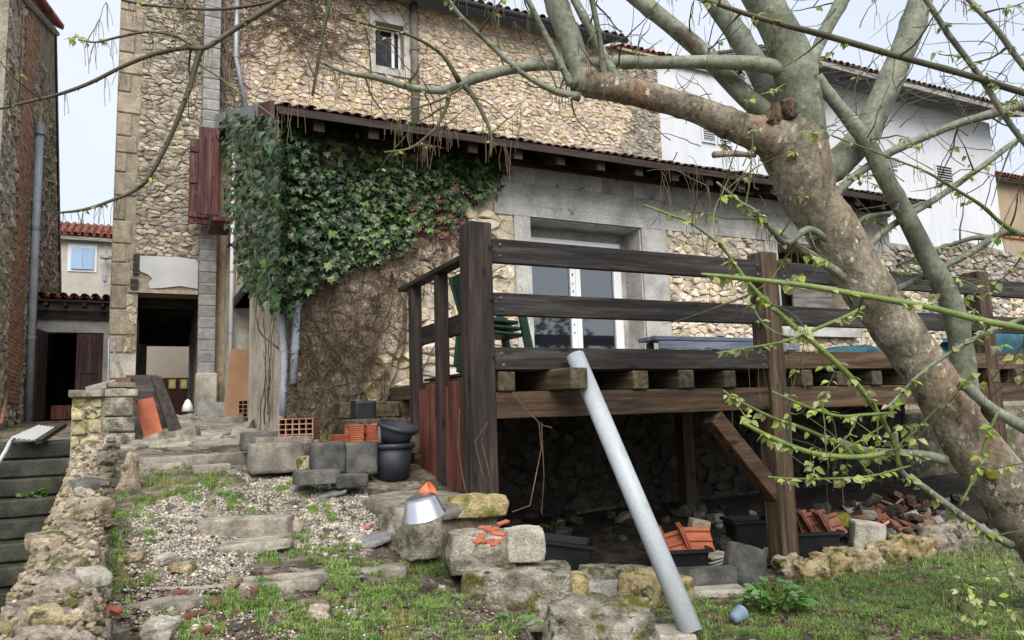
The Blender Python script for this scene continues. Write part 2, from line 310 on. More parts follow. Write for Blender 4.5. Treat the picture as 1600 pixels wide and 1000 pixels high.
m_ivylight = leafmat('light_ivy_leaf', [(.10,.18,.035),(.17,.25,.06)], .42, .2, .3, .02)
m_deadleaf = leafmat('dead_ivy_leaf', [(.12,.05,.03),(.2,.095,.06)], .7, .1, .3, .02)
m_leaf = leafmat('spring_leaf', [(.25,.335,.05),(.40,.47,.10)], .5, .4, .25, .02)
m_leaf2 = leafmat('spring_leaf_pale', [(.36,.42,.12),(.48,.5,.17)], .5, .4, .25, .02)
m_grass = leafmat('grass_blade', [(.165,.29,.045),(.31,.44,.10)], .5, .45, .5, .02, [((.36,.34,.13),.55,3.5,.08),((.11,.18,.05),.57,2.2,.08)])
m_herb = leafmat('herb_leaf', [(.08,.21,.035),(.16,.34,.065)], .45, .3, .25, .01)
def plain(name, c, rough=.5, emit=None, metal=0):
    m = bpy.data.materials.new(name); m.use_nodes = True; b = m.node_tree.nodes['Principled BSDF']
    b.inputs['Base Color'].default_value = (*c,1); b.inputs['Roughness'].default_value = rough; b.inputs['Metallic'].default_value = metal
    return m
m_glass = plain('window_glass', (.012,.015,.02), .03); m_glass.node_tree.nodes['Principled BSDF'].inputs['Specular IOR Level'].default_value = 1.0
m_glass.node_tree.nodes['Principled BSDF'].inputs['IOR'].default_value = 1.9
m_glass2 = plain('dark_window_glass', (.01,.012,.015), .04)
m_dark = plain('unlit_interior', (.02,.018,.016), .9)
m_gravel = M('pale_gravel', [(.26,.225,.175),(.43,.385,.31)], 9, bump=.2, rand=.55, hue=.012)
m_stair = M('wet_mossy_stair', [(.010,.0105,.008),(.026,.027,.019),(.055,.054,.042)], 4, rough=.6, bump=.6, bscale=40, rand=.1, spots=[((.04,.05,.015),.55,4,.1)])
m_litter = M('dead_leaf_litter', [(.08,.045,.03),(.17,.10,.065)], 8, bump=0, rand=.5, hue=.02)
m_twigdk = M('dark_olive_shoot', [(.045,.04,.026),(.085,.08,.048)], 5, rough=.6, bump=.1, rand=.2)
m_yellow = M('yellow_notice', [(.62,.46,.07),(.66,.5,.09)], 3, bump=0, rand=0, grain=.06)
m_paper = plain('pale_print', (.7,.66,.5), .6)
m_shutblue = M('pale_blue_shutter', [(.24,.36,.5),(.28,.4,.54)], 3, stretch=(8,1,.5), bump=.2, rand=.05, grain=.06)
m_bag = plain('white_bag', (.75,.75,.76), .6)
# ------------------------------------------------------------ terrain
def sstep(a, b, x):
    t = np.clip((x-a)/(b-a), 0, 1); return t*t*(3-2*t)
_by = [-60,-5,0,2.5,3.4,4.2,5.2,6.4,7.5,8,10,12,14.5,17,60]; _bz = [-.3,-.3,.05,.40,.5,.63,.79,1.02,1.17,1.27,1.42,1.53,1.63,1.66,1.7]
def nz2(x, y, s, o=0):       # cheap smooth value noise on arrays
    x = np.asarray(x)*s+o; y = np.asarray(y)*s+o*1.3
    return (np.sin(x*1.7+2.1*np.sin(y*.9))*np.cos(y*1.3+1.6*np.sin(x*.7)) + .5*np.sin(3.1*x+1.2*y)*np.cos(2.7*y-.8*x+1))/1.5
def xb(y): return np.interp(y, [-60,0,2,3,3.9,4.3,4.7,8,8.2], [1.2,1.2,1.4,1.75,2.0,2.25,2.36,2.36,2.36])
def ground(x, y):
    x = np.asarray(x, float); y = np.asarray(y, float)
    zl = np.interp(y, _by, _bz) - (.10*np.maximum(0, x-.6)+.26*np.maximum(0,x-1.3))*(1-sstep(4.5,5.2,y))*sstep(1.0,3.0,y) + .02*nz2(x,y,1.3) + .008*nz2(x,y,5,2)
    terr = sstep(4.78,5.0,y)*sstep(1.52,1.68,x)*(1-sstep(5.4,5.9,y))
    zl = zl + (np.maximum(zl, .88)-zl)*terr
    zr = .02 + .09*np.clip(y-5.2,0,3) + .035*nz2(x,y,.9,3) + .012*nz2(x,y,4,5)
    zr = np.where(y < 0, zr+.0*y, zr)
    k = sstep(-.07,.07, x-xb(y)) * (1-sstep(8.0,8.1,y))
    z = zl*(1-k)+zr*k
    zs = np.where(y > 9.15, np.maximum(1.35, zl), np.where(y < 7.55, 0.0, np.floor((y-7.55)/.2)*.171+.0))-.03
    zs = np.where(y > 9.15, zs, np.minimum(zs, 1.3))
    wx = np.interp(y, [0,2.4,7.5,9.4,9.7], [-.2,-.28,-.42,-.5,-.6])
    k2 = (1-sstep(-.04,.04, x-wx))*(1-sstep(9.15,9.7,y)*0)
    z = z*(1-k2)+zs*k2
    return z
def gz(x, y): return float(ground(x, y))
def atg(u, v):
    D = ray(u, v); t = np.arange(1.5, 25, .01); P = EYE + t[:,None]*D
    g = ground(P[:,0], P[:,1]); i = np.argmax(P[:,2] < g); return np.array([P[i,0], P[i,1], g[i]])
xs = np.unique(np.concatenate([np.linspace(-250,-20,8), np.linspace(-20,-2.4,10), np.arange(-2.4,8.2,.06), np.linspace(8.3,20,24), np.linspace(20,260,9)]))
ys = np.unique(np.concatenate([np.linspace(-250,-10,8), np.linspace(-10,1.2,14), np.arange(1.3,10,.06), np.linspace(10.2,20,16), np.linspace(20,260,8)]))
XX, YY = np.meshgrid(xs, ys); ZZ = ground(XX, YY)
nx_, ny_ = len(xs), len(ys)
me = bpy.data.meshes.new('ground'); V = np.stack([XX, YY, ZZ], -1).reshape(-1,3)
ii = (np.arange(ny_-1)[:,None]*nx_+np.arange(nx_-1)[None,:]).ravel()
me.from_pydata(V.tolist(), [], np.stack([ii,ii+1,ii+nx_+1,ii+nx_],-1).tolist()); me.polygons.foreach_set('use_smooth',[True]*len(me.polygons))
me.materials.append(m_soil); link('ground', me, kind='structure')

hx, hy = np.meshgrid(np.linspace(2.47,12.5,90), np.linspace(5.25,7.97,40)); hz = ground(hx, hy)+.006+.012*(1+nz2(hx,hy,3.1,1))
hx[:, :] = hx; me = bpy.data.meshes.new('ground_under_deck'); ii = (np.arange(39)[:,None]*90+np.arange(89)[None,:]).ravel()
me.from_pydata(np.stack([hx,hy,hz],-1).reshape(-1,3).tolist(), [], np.stack([ii,ii+1,ii+91,ii+90],-1).tolist()); me.polygons.foreach_set('use_smooth',[True]*len(me.polygons)); me.materials.append(m_shade_earth); link('ground_under_deck', me, kind='structure')  # sheet over the soil, coloured near black as under-deck shade
# ------------------------------------------------------------ stone facing
def clip(poly, a, b, c):             # keep a*x+b*y<=c
    o = []; n = len(poly)
    for i in range(n):
        p, q = poly[i], poly[(i+1)%n]; dp = a*p[0]+b*p[1]-c; dq = a*q[0]+b*q[1]-c
        if dp <= 0: o.append(p)
        if (dp < 0 < dq) or (dq < 0 < dp):
            t = dp/(dp-dq); o.append((p[0]+t*(q[0]-p[0]), p[1]+t*(q[1]-p[1])))
    return o
def cells(x0, x1, z0, z1, w_, h_, rng, keep=None, jit=.38):
    nc = int((x1-x0)/w_)+3; nr = int((z1-z0)/h_)+3; g = {}
    for j in range(nr):
        for i in range(nc):
            g[i,j] = (x0+(i-1+.5*(j%2)+rng.uniform(-jit,jit))*w_, z0+(j-1+rng.uniform(-jit,jit))*h_)
    res = []
    for (i,j), p in g.items():
        if not (x0 <= p[0] <= x1 and z0 <= p[1] <= z1): continue
        if keep and not keep(*p): continue
        poly = [(max(x0,p[0]-1.4*w_),max(z0,p[1]-1.6*h_)),(min(x1,p[0]+1.4*w_),max(z0,p[1]-1.6*h_)),(min(x1,p[0]+1.4*w_),min(z1,p[1]+1.6*h_)),(max(x0,p[0]-1.4*w_),min(z1,p[1]+1.6*h_))]
        for di in (-2,-1,0,1,2):
            for dj in (-2,-1,0,1,2):
                q = g.get((i+di,j+dj))
                if q is None or (di==0 and dj==0): continue
                a, b = (q[0]-p[0])/w_**2, (q[1]-p[1])/h_**2     # anisotropic: flat, wide stones
                poly = clip(poly, a, b, a*(p[0]+q[0])/2+b*(p[1]+q[1])/2)
                if len(poly) < 3: break
            if len(poly) < 3: break
        if len(poly) >= 3: res.append(poly)
    return res
def trim(cl, holes):                 # clip stones against rectangular holes (x0,x1,z0,z1)
    for (a,b,c,d) in holes:
        o = []
        for p in cl:
            cx = sum(q[0] for q in p)/len(p); cz = sum(q[1] for q in p)/len(p)
            if a < cx < b and c < cz < d: continue
            xs_ = [q[0] for q in p]; zs_ = [q[1] for q in p]
            if max(xs_) > a and min(xs_) < b and max(zs_) > c and min(zs_) < d:
                pen = [(max(xs_)-a, (1,0,a)), (b-min(xs_), (-1,0,-b)), (max(zs_)-c, (0,1,c)), (d-min(zs_), (0,-1,-d))]
                p = clip(p, *min(pen)[1])
            if len(p) >= 3: o.append(p)
        cl = o
    return cl
def stonewall(parent, polys, mapf, rng, mat, nparts, gap=.012, depth=(.015,.05), back=.03, name='stone', matf=None, rank=None):
    off = worldloc(parent); items = []
    for p in polys:
        P = np.array(p); c = P.mean(0); r = np.sqrt(((P-c)**2).sum(1)).mean()
        if r < .02: continue
        k = max(.5, 1-gap/r)
        # round the corners: cut each vertex into two
        n = len(P); Q = []
        for i in range(n):
            a, b, d = P[i-1], P[i], P[(i+1)%n]
            Q += [b+(a-b)*.10, b+(d-b)*.5+rng.normal(0,.10*r,2)]
        Q = np.array(Q); Q = c+(Q-c)*k; dep = rng.uniform(*depth)
        Q += rng.normal(0, .055*r, Q.shape); n = len(Q)
        tilt = rng.normal(0, .16, 2); vs = []
        for q in Q: vs.append(mapf(q[0], q[1], -back))
        for q in Q: vs.append(mapf(*(c+(q-c)*.97), dep*.55))
        for q in Q:
            qq = c+(q-c)*rng.uniform(.74,.93); vs.append(mapf(qq[0], qq[1], max(.008, dep+float((qq-c)@tilt)+rng.normal(0,.004))))
        vs.append(mapf(c[0], c[1], dep+rng.uniform(0,.012)))
        fs = []
        for i in range(n):
            j = (i+1)%n; fs += [(i,j,n+j,n+i),(n+i,n+j,2*n+j,2*n+i),(2*n+i,2*n+j,3*n)]
        C = np.array(mapf(c[0], c[1], dep)); u, v, d = px(C)
        score = r*r/d**2 if (d > 0 and -10 < u < 1610 and -10 < v < 1010) else -1
        if rank: score *= rank(u, v)
        mt = matf(c[0], c[1]) if matf else mat
        items.append((score, C, vs, fs, mt))
    items.sort(key=lambda q: -q[0]); rest = {}
    for k, (s, C, vs, fs, mt) in enumerate(items):
        if k < nparts and s > 0:
            me = bpy.data.meshes.new(name); me.from_pydata([tuple(np.array(p)-C) for p in vs], [], fs); me.materials.append(mt)
            o = link(name, me, parent); o.location = Vector(C)-off
        else: rest.setdefault(mt.name, (MB(), mt))[0].add(vs, fs)
    for mb, mt in rest.values(): mb.build('rubble_facing', mt, parent, kind='stuff')
def gridwall(xs_, zs_, filled, y0, y1, ax='y'):   # solid wall with openings; only outside faces
    mb = MB(); nx, nzz = len(xs_)-1, len(zs_)-1
    F = lambda i, j: 0 <= i < nx and 0 <= j < nzz and filled((xs_[i]+xs_[i+1])/2, (zs_[j]+zs_[j+1])/2)
    def P(a, b, c): return (a, b, c) if ax == 'y' else (b, a, c)
    for i in range(nx):
        for j in range(nzz):
            if not F(i,j): continue
            a, b, c, d = xs_[i], xs_[i+1], zs_[j], zs_[j+1]
            mb.add([P(a,y0,c),P(b,y0,c),P(b,y0,d),P(a,y0,d)], [(0,1,2,3)]); mb.add([P(a,y1,c),P(b,y1,c),P(b,y1,d),P(a,y1,d)], [(3,2,1,0)])
            if not F(i-1,j): mb.add([P(a,y0,c),P(a,y0,d),P(a,y1,d),P(a,y1,c)], [(0,1,2,3)])
            if not F(i+1,j): mb.add([P(b,y0,c),P(b,y0,d),P(b,y1,d),P(b,y1,c)], [(3,2,1,0)])
            if not F(i,j-1): mb.add([P(a,y0,c),P(b,y0,c),P(b,y1,c),P(a,y1,c)], [(3,2,1,0)])
            if not F(i,j+1): mb.add([P(a,y0,d),P(b,y0,d),P(b,y1,d),P(a,y1,d)], [(0,1,2,3)])
    return mb
def inholes(hs): return lambda x, z: not any(a < x < b and c < z < d for a,b,c,d in hs)
def canal_tile(r0=.09, r1=.075, L=.42, n=6, th=.012):
    vs = []; fs = []
    for k, (y, r) in enumerate(((0,r0),(L,r1))):
        for q in range(n+1):
            a = math.pi*q/n; vs.append((r*math.cos(a), y, r*math.sin(a)))
        for q in range(n+1):
            a = math.pi*q/n; vs.append(((r-th)*math.cos(a), y, (r-th)*math.sin(a)))
    m = n+1
    for q in range(n):
        fs += [(q,q+1,2*m+q+1,2*m+q),(m+q+1,m+q,3*m+q,3*m+q+1),(q+1,q,m+q,m+q+1)]
    fs += [(0,2*m,3*m,m),(n,m+n,3*m+n,2*m+n)]
    return vs, fs
def tiles(parent, name, P0, ex, eup, nx, rows, sp, mat, first=True, L=.38, pan=True, flat=1):
    """rows of canal tiles climbing along eup from the eave line P0 + k*sp*ex; eave course as single parts, the courses above joined"""
    ex = Vector(ex).normalized(); eup = Vector(eup).normalized(); nrm = ex.cross(eup).normalized()
    tv, tf = canal_tile(sp*.42, sp*.36, L+.05); tv = [(a,b,c*flat) for a,b,c in tv]; off = worldloc(parent); rest = MB(); mesh = None
    R = Matrix((ex, eup, nrm)).transposed()
    for k in range(nx):
        for r in range(rows):
            p = Vector(P0) + ex*sp*(k+.5) + eup*L*r + nrm*.02*flat
            jit = Vector((random.uniform(-.008,.008), random.uniform(-.015,.015), random.uniform(-.005,.01)))
            if r == 0 and first:
                if mesh is None:
                    mb = MB(); mb.add([R@Vector(q) for q in tv], tf); mesh = mb.mesh(name, smooth=False); mesh.materials.append(mat)
                o = link(name, mesh, parent); o.location = p+jit-off; o.rotation_euler = (0,0,random.uniform(-.05,.05))
            else: rest.add([p+jit+R@Vector(q) for q in tv], tf)
            if pan:    # the channel tile between two covers
                c = p + ex*sp*.5 - nrm*.035*flat
                rest.add([c+R@Vector((q[0], q[1]+.03, .06*flat-q[2]*.8)) for q in tv], [f[::-1] for f in tf])
    if rest.v: rest.build('tile_courses', mat, parent, kind='stuff')

# ============================================================ LEAN-TO HOUSE (behind the deck)
rng = np.random.default_rng(11)
WY = 8.0
house = thing('house', 'low stone lean-to with concrete lintel band behind the timber deck', 'house', (1.3, WY, 1.2))
HX0, HX1 = 1.3, 11.0
D0, D1, DZ0, DZ1 = 4.27, 5.97, 1.83, 3.93
W0, W1, WZ0, WZ1 = 8.45, 9.85, 2.93, 3.9
holes = [(D0,D1,DZ0,DZ1),(W0,W1,WZ0,WZ1)]
gridwall([HX0,D0,D1,W0,W1,HX1],[-.3,DZ0,WZ0,WZ1,DZ1,4.62], inholes(holes), WY, WY+.45).build('wall', m_mort_low, house)
mb = MB(); mb.box((2.45,WY-.006,-.3),(HX1,WY-.002,1.76)); mb.build('earth_mortar', m_shade_earth, house)  # thin dark sheet added between the stones, painting the shade below the deck
# concrete band, blocks on top of it, jambs
lint = MB()
def slabz(mb, x0, x1, z0, z1, pr, back=.02): mb.box((x0, WY-pr, z0), (x1, WY+back, z1))
for k, (z0, z1, pr) in enumerate(((3.93,4.062,.035),(4.063,4.202,.038),(4.203,4.34,.036))):
    slabz(lint, 3.78 + .05*k, HX1-.02, z0, z1, pr)
lint.build('concrete_lintel', m_conc, house)
xk = 3.86; bi = 0
while xk < HX1-.1:
    L_ = min(.5, HX1-.02-xk); mb = MB(); mb.obox((xk+L_/2, WY+.002-.0015*(bi%3), 4.45), (L_-.002, .08, .216), None, .002); mb.build('concrete_block', m_conc, house); xk += L_; bi += 1
for x0, x1 in ((4.05,D0),(D1,6.38)):
    mb = MB(); slabz(mb, x0, x1, DZ0, 3.927, .03, -.0); mb.build('concrete_jamb', m_conc, house)
for x0, x1, z0, z1 in ((8.2,W0,2.6,3.927),(W1,10.15,2.6,3.927),(W0,W1,2.6,WZ0)):
    mb = MB(); slabz(mb, x0, x1, z0, z1, .028, -.0); mb.build('concrete_jamb', m_conc, house)
# reveal lining (concrete) of the door recess, frame and leaves
mb = MB(); mb.box((D1-.02, WY+.004, DZ0), (D1+.01, WY+.40, DZ1)); mb.box((D0-.01, WY+.004, DZ0), (D0+.02, WY+.40, DZ1)); mb.box((D0+.022, WY+.004, DZ1-.02), (D1-.022, WY+.40, DZ1+.01)); mb.build('door_reveal', m_conc, house)
dr = MB(); yF = WY+.30; FZ = 3.76
fx0, fx1 = D0+.025, D1-.14
dr.box((fx0,yF,DZ0),(fx0+.06,yF+.07,FZ)); dr.box((fx1-.06,yF,DZ0),(fx1,yF+.07,FZ)); dr.box((fx0+.06,yF,FZ-.06),(fx1-.06,yF+.07,FZ))
door = dr.build('french_window', m_pvcwhite, house)
mb = MB(); mb.box((D0+.022,yF+.08,FZ+.003),(D1-.022,yF+.12,DZ1-.022)); mb.box((fx1+.003,yF+.05,DZ0),(D1-.022,yF+.12,FZ)); mb.build('packing_board', m_conc, house)
xm = (fx0+fx1)/2+.02
for a, b in ((fx0+.062, xm-.003), (xm+.003, fx1-.062)):
    lf = MB(); z0, z1 = DZ0+.01, FZ-.063; s_ = .075
    lf.box((a,yF-.02,z0),(a+s_,yF+.05,z1)); lf.box((b-s_,yF-.02,z0),(b,yF+.05,z1)); lf.box((a+s_,yF-.02,z1-s_),(b-s_,yF+.05,z1)); lf.box((a+s_,yF-.02,z0),(b-s_,yF+.05,z0+.09))
    for (fa, fb) in ((a, b),): pass
    lf.build('leaf_frame', m_pvcwhite, door)
    gl = MB(); gl.box((a+s_,yF+.012,z0+.09),(b-s_,yF+.03,z1-s_)); gl.build('glass_pane', m_glass, door)
# protective film marks on the meeting stiles
mk = MB()
for z in np.arange(2.5,3.6,.11): mk.box((xm-.05,yF-.0225,z),(xm-.035,yF-.0205,z+random.uniform(.02,.06)))
mk.build('film_print', m_black, door)
# second window: dark recess with a grey sheet leaning in it
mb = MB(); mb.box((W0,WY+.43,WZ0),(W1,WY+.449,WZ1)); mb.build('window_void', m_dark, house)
mb = MB(); mb.obox((9.35, WY+.2, 3.30), (.85,.04,.74), rot(0,0,0), .004); mb.build('grey_shutter', m_grey_wood, house)
mb = MB(); mb.box((W0-.1, WY-.12, 2.5), (W1+.15, WY-.03, 2.6)); mb.build('concrete_sill', m_conc, house)
# stones of the front wall
hl = holes + [(3.72,HX1+1,3.95,5),(4.05,6.40,1.8,4),(8.2,10.15,2.5,4)]
def lowkeep(x, z): return z > ground(x, WY-.1)-.15
polys = trim(cells(HX0,4.6,.0,4.6,.225,.14,rng,lowkeep,.46), hl) + trim(cells(4.6,HX1,.0,1.83,.25,.15,rng,lowkeep,.46), hl) + trim(cells(4.6,HX1,1.83,4.6,.155,.09,rng,lowkeep,.47), hl)
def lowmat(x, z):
    if x > 2.5 and z < 1.75: return m_stone_shade  # below deck level the stones carry its shade in their colour
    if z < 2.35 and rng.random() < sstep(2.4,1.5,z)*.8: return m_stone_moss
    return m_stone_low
ivy_poly = [(345,185),(430,165),(560,200),(780,235),(785,290),(720,345),(600,400),(520,430),(470,480),(395,460),(360,300)]
def inpoly(u, v, pl):
    c = False; n = len(pl)
    for i in range(n):
        (x1,y1),(x2,y2) = pl[i], pl[i-1]
        if (y1 > v) != (y2 > v) and u < (x2-x1)*(v-y1)/(y2-y1)+x1: c = not c
    return c
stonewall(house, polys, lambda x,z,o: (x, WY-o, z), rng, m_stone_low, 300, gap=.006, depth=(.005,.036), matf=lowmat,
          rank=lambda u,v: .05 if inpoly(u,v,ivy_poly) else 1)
# side wall towards the alley with a doorway
SLOPE = .366; EZ = 4.62; EYV = 7.38
def roofz(y): return EZ + SLOPE*(y-EYV)
DY0, DY1, DTZ = 10.8, 12.75, 3.35
mb = gridwall([WY+.45,DY0,DY1,14.5],[0,DTZ,4.62], inholes([(DY0,DY1,1.3,DTZ)]), HX0, HX0+.4, 'x')
mb.f = [f[::-1] for f in mb.f]
for y0, y1 in ((WY, 14.5),): mb.prism([(HX0+.005,y0,4.62),(HX0+.005,y1,4.62),(HX0+.005,y1,roofz(y1)-.1),(HX0+.005,y0,roofz(y0)-.1)], (.39,0,0))
mb.box((HX0-.012,WY-.02,1.0),(HX0+.1,WY+.46,4.6))
mb.build('side_wall', m_rough2, house)
mb = MB(); mb.box((HX0-.01,DY1-.02,1.4),(HX0+.30,DY1+.1,DTZ)); mb.box((HX0+.3,DY0,1.4),(HX0+.33,DY1-.02,DTZ)); mb.build('doorway_reveal', m_render, house)
mb = MB(); mb.box((HX0-.03,DY0-.1,DTZ),(HX0+.3,DY1+.15,DTZ+.14)); mb.build('timber_lintel', m_wy, house)
# lean-to roof: deck, rafters, fascia, wall plate, tiles
mb = MB(); up = Vector((0,1,SLOPE)).normalized()
mb.prism([(1.12,EYV,EZ-.03),(1.12,EYV,EZ),(1.12,14.48,roofz(14.48)),(1.12,14.48,roofz(14.48)-.03)], (HX1+.25-1.12,0,0))
mb.build('roof_boarding', m_eave, house)
x = 1.5
while x < HX1+.2:
    mb = MB(); mb.prism([(x,EYV+.05,EZ-.035),(x,EYV+.05,EZ-.175),(x,9.5,roofz(9.5)-.20),(x,9.5,roofz(9.5)-.035)], (.11,0,0)); mb.build('rafter', m_eave, house); x += .575
mb = MB(); mb.box((1.14,EYV-.025,EZ-.075),(HX1+.24,EYV-.002,EZ+.006)); mb.build('fascia_board', m_eave, house)
mb = MB(); mb.box((1.32,WY-.09,4.555),(HX1,WY+.05,4.65)); mb.build('wall_plate', m_eave, house)
for k in range(7):     # grey plates along the verge
    y0 = EYV-.02+k*.98; y1 = y0+.97; mb = MB(); e = .004*(k%2)
    mb.prism([(1.06-e,y0,roofz(y0)-.20),(1.06-e,y1,roofz(y1)-.20),(1.06-e,y1,roofz(y1)+.06),(1.06-e,y0,roofz(y0)+.06)], (.04,0,0))
    mb.build('verge_plate', m_shut if k == 0 else m_zinc, house)
tiles(house, 'roof_tile', (1.16,EYV-.035,EZ+.012), (1,0,0), up, 84, 17, .12, m_tile, pan=True, flat=.45)
# shutters folded open into the alley
for y_, lab, z0, z1, xa, xb_ in ((13.0,'nearer maroon shutter, open across the alley',4.94,6.45,.72,1.05),(14.0,'farther maroon shutter with rails',5.02,6.58,.63,.98)):
    mb = MB(); n = 3; wd = (xb_-xa)/n
    for k in range(n): mb.obox((xa+wd*(k+.5), y_, (z0+z1)/2), (wd-.006,.035,z1-z0), None, .006)
    s_ = mb.build('shutter', m_shut, house, label=lab)
    mb = MB()
    for z in (z0+.16,z1-.2,(z0+z1)/2): mb.obox(((xa+xb_)/2,y_-.03 if y_ > 13.5 else y_+.03,z),(xb_-xa-.02,.03,.09),None,.004)
    mb.build('shutter_rail', m_shut, s_)
mb = MB(); mb.box((.95,13.0,4.86),(1.29,14.05,4.93)); mb.build('window_sill', m_shut, house)
mb = MB(); mb.tube([(1.24,12.6,6.3),(1.24,12.6,2.35)], .035, 8); mb.build('thin_downpipe', m_pvcwhite, house, smooth=True)
for z in (2.9,3.9,4.9): 
    mb = MB(); mb.tube([(1.24,12.6,z),(1.24,12.6,z+.03)], .042, 8); mb.build('pipe_bracket', m_zinc, house)
# two grey drainpipes down the corner
def gp(pts, r, name, mat, parent, n=12):
    mb = MB(); mb.tube(pts, r, n); return mb.build(name, mat, parent, smooth=True)
yA = WY-.12
pA = [at(u,v,y=yA) for u,v in ((463,330),(466,400),(464,470),(461,540),(458,600))]
pB = [at(u,v,y=yA) for u,v in ((436,430),(440,500),(444,560),(443,605),(442,650))]
dp1 = thing('drainpipe', 'longer blue-grey drainpipe coming out below the ivy, open end at the bottom', 'drainpipe', tuple(pA[-1]), 'drainpipes at the house corner')
gp(pA, .042, 'pipe', m_pvcgrey, dp1)
dp2 = thing('drainpipe', 'thinner drainpipe on the house corner running into a broken stub beside the dead stems', 'drainpipe', tuple(pB[-1]), 'drainpipes at the house corner')
gp(pB, .035, 'pipe', m_pvcgrey, dp2)
for dpp, pts, r in ((dp1,pA,.047),(dp2,pB,.04)):
    for q in (pts[1]*.3+pts[2]*.7, pts[3]):
        mb = MB(); mb.tube([q, q+np.array([0,0,-.05])], r, 12); mb.build('collar', m_pvcgrey, dpp)

# ============================================================ MAIN STONE HOUSE
MY = 14.5
main = thing('house', 'tall warm stone house with one small white window above the lean-to roof', 'house', (1.2, MY, 1.6))
MX0, MX1, MZT = 1.15, 11.62, 10.42
wx0, wx1, wz0, wz1 = 4.20, 4.83, 8.86, 9.85
mh = [(wx0,wx1,wz0,wz1)]
gridwall([MX0,wx0,wx1,MX1],[1.0,wz0,wz1,MZT], inholes(mh), MY, MY+.5).build('wall', m_mort_main, main)
mb = MB(); mb.box((MX0,MY+.5,1.0),(MX0+.4,24,MZT)); mb.box((MX1-.4,MY+.5,1.0),(MX1,24,MZT)); mb.box((MX0+.4,23.6,1),(MX1-.4,24,MZT)); mb.build('back_wall', m_mort_main, main)
mb = gridwall([4.08,wx0,wx1,5.0],[8.70,wz0,wz1,10.08], inholes(mh), MY-.04, MY-.002); mb.build('window_surround', m_conc, main)
wf = MB(); y0 = MY+.22
wf.box((wx0,y0,wz0),(wx0+.05,y0+.06,wz1)); wf.box((wx1-.05,y0,wz0),(wx1,y0+.06,wz1)); wf.box((wx0+.05,y0,wz0),(wx1-.05,y0+.06,wz0+.05)); wf.box((wx0+.05,y0,wz1-.05),(wx1-.05,y0+.06,wz1)); wf.box((wx1-.2,y0,wz0+.05),(wx1-.14,y0+.06,wz1-.05))
win = wf.build('window', m_pvcwhite, main)
mb = MB(); mb.box((wx0+.05,y0+.02,wz0+.05),(wx1-.2,y0+.04,wz1-.05)); mb.box((wx1-.14,y0+.02,wz0+.05),(wx1-.05,y0+.04,wz1-.05)); mb.build('glass_pane', m_glass2, win)
rng = np.random.default_rng(5)
polys = trim(cells(MX0,MX1,4.9,MZT-.05,.17,.095,rng,lambda x,z: z > roofz(14.5)-.6, .47), mh+[(4.08,5.0,8.7,10.08)])
def mainmat(x, z): return m_stone_grey if x > 10.55+.25*math.sin(z*3) or x < 1.45 else m_stone_main
stonewall(main, polys, lambda x,z,o: (x, MY-o, z), rng, m_stone_main, 300, gap=.0045, depth=(.003,.03), matf=mainmat)
# eave and roof
msl = Vector((0,1,.36)).normalized(); mEY = MY-.5; mEZ = MZT-.02
mb = MB(); mb.prism([(MX0-.1,mEY,mEZ),(MX0-.1,mEY,mEZ+.04),(MX0-.1,19.3,mEZ+.04+.36*(19.3-mEY)),(MX0-.1,19.3,mEZ+.36*(19.3-mEY))], (MX1-MX0-1.3,0,0)); mb.build('roof_boarding', m_eave, main)
mb = MB(); mb.tube([(MX0-.1,mEY-.05,mEZ+.0),(MX1-1.3,mEY-.05,mEZ+.0)], .075, 8); mb.build('gutter', m_black, main, smooth=True)
tiles(main, 'roof_tile', (MX0-.1,mEY-.04,mEZ+.05), (1,0,0), msl, 42, 13, .22, m_tile)
mb = MB(); mb.box((MX0+9.2,MY-.1,MZT),(MX1,MY+.5,MZT+.06)); mb.build('parapet_bed', m_mort_main, main)
tiles(main, 'red_coping_tile', (MX0+9.25,MY-.12,MZT+.06), (1,0,0), msl, 7, 2, .19, m_tilered)
# pipes on the main wall
z1_ = thing('drainpipe', 'weathered grey-brown downpipe right of the small upper window', 'drainpipe', (5.04,MY-.1,7.6), 'downpipes on the tall house')
gp([(5.04,MY-.1,10.4),(5.04,MY-.1,7.35)], .085, 'pipe', m_pipebrown, z1_)
for z in (9.3,8.2): mb = MB(); mb.tube([(5.04,MY-.1,z),(5.04,MY-.1,z+.05)], .10, 12); mb.build('collar', m_pipebrown, z1_)
z2_ = thing('drainpipe', 'slim zinc downpipe with an elbow above the lean-to verge', 'drainpipe', (1.45,MY-.1,7.4), 'downpipes on the tall house')
gp([(1.43,MY-.1,10.4),(1.43,MY-.1,8.45),(1.46,MY-.1,8.3),(1.66,MY-.12,7.2)], .05, 'pipe', m_zinc, z2_)
mb = MB(); mb.tube([(1.43,MY-.1,8.45),(1.43,MY-.1,8.52)], .06, 12); mb.build('collar', m_zinc, z2_)

# ============================================================ TOWER WITH THE PASSAGE
tower = thing('tower', 'narrow grey rubble tower with a cart passage through its foot', 'building', (.15, MY, 1.6))
TX0, TX1, TZT = -.56, 1.15, 11.6
PX0, PX1, PZ = -.13, .90, 3.82
ph = [(PX0,PX1,0,PZ)]
gridwall([TX0,PX0,PX1,TX1],[1.0,PZ,TZT], inholes(ph), MY+.003, MY+.5).build('wall', m_mort_tower, tower)
mb = MB(); mb.box((TX0,MY+.5,1.0),(PX0,18.6,TZT)); mb.box((PX1+.02,MY+.5,1.0),(TX1-.01,18.6,TZT)); mb.build('flank_wall', m_render, tower)
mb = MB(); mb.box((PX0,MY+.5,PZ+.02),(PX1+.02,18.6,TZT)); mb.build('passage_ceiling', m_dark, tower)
for y_ in (15.3,16.4,17.5): mb = MB(); mb.box((PX0,y_,PZ-.14),(PX1,y_+.16,PZ+.018)); mb.build('ceiling_beam', m_wx, tower)
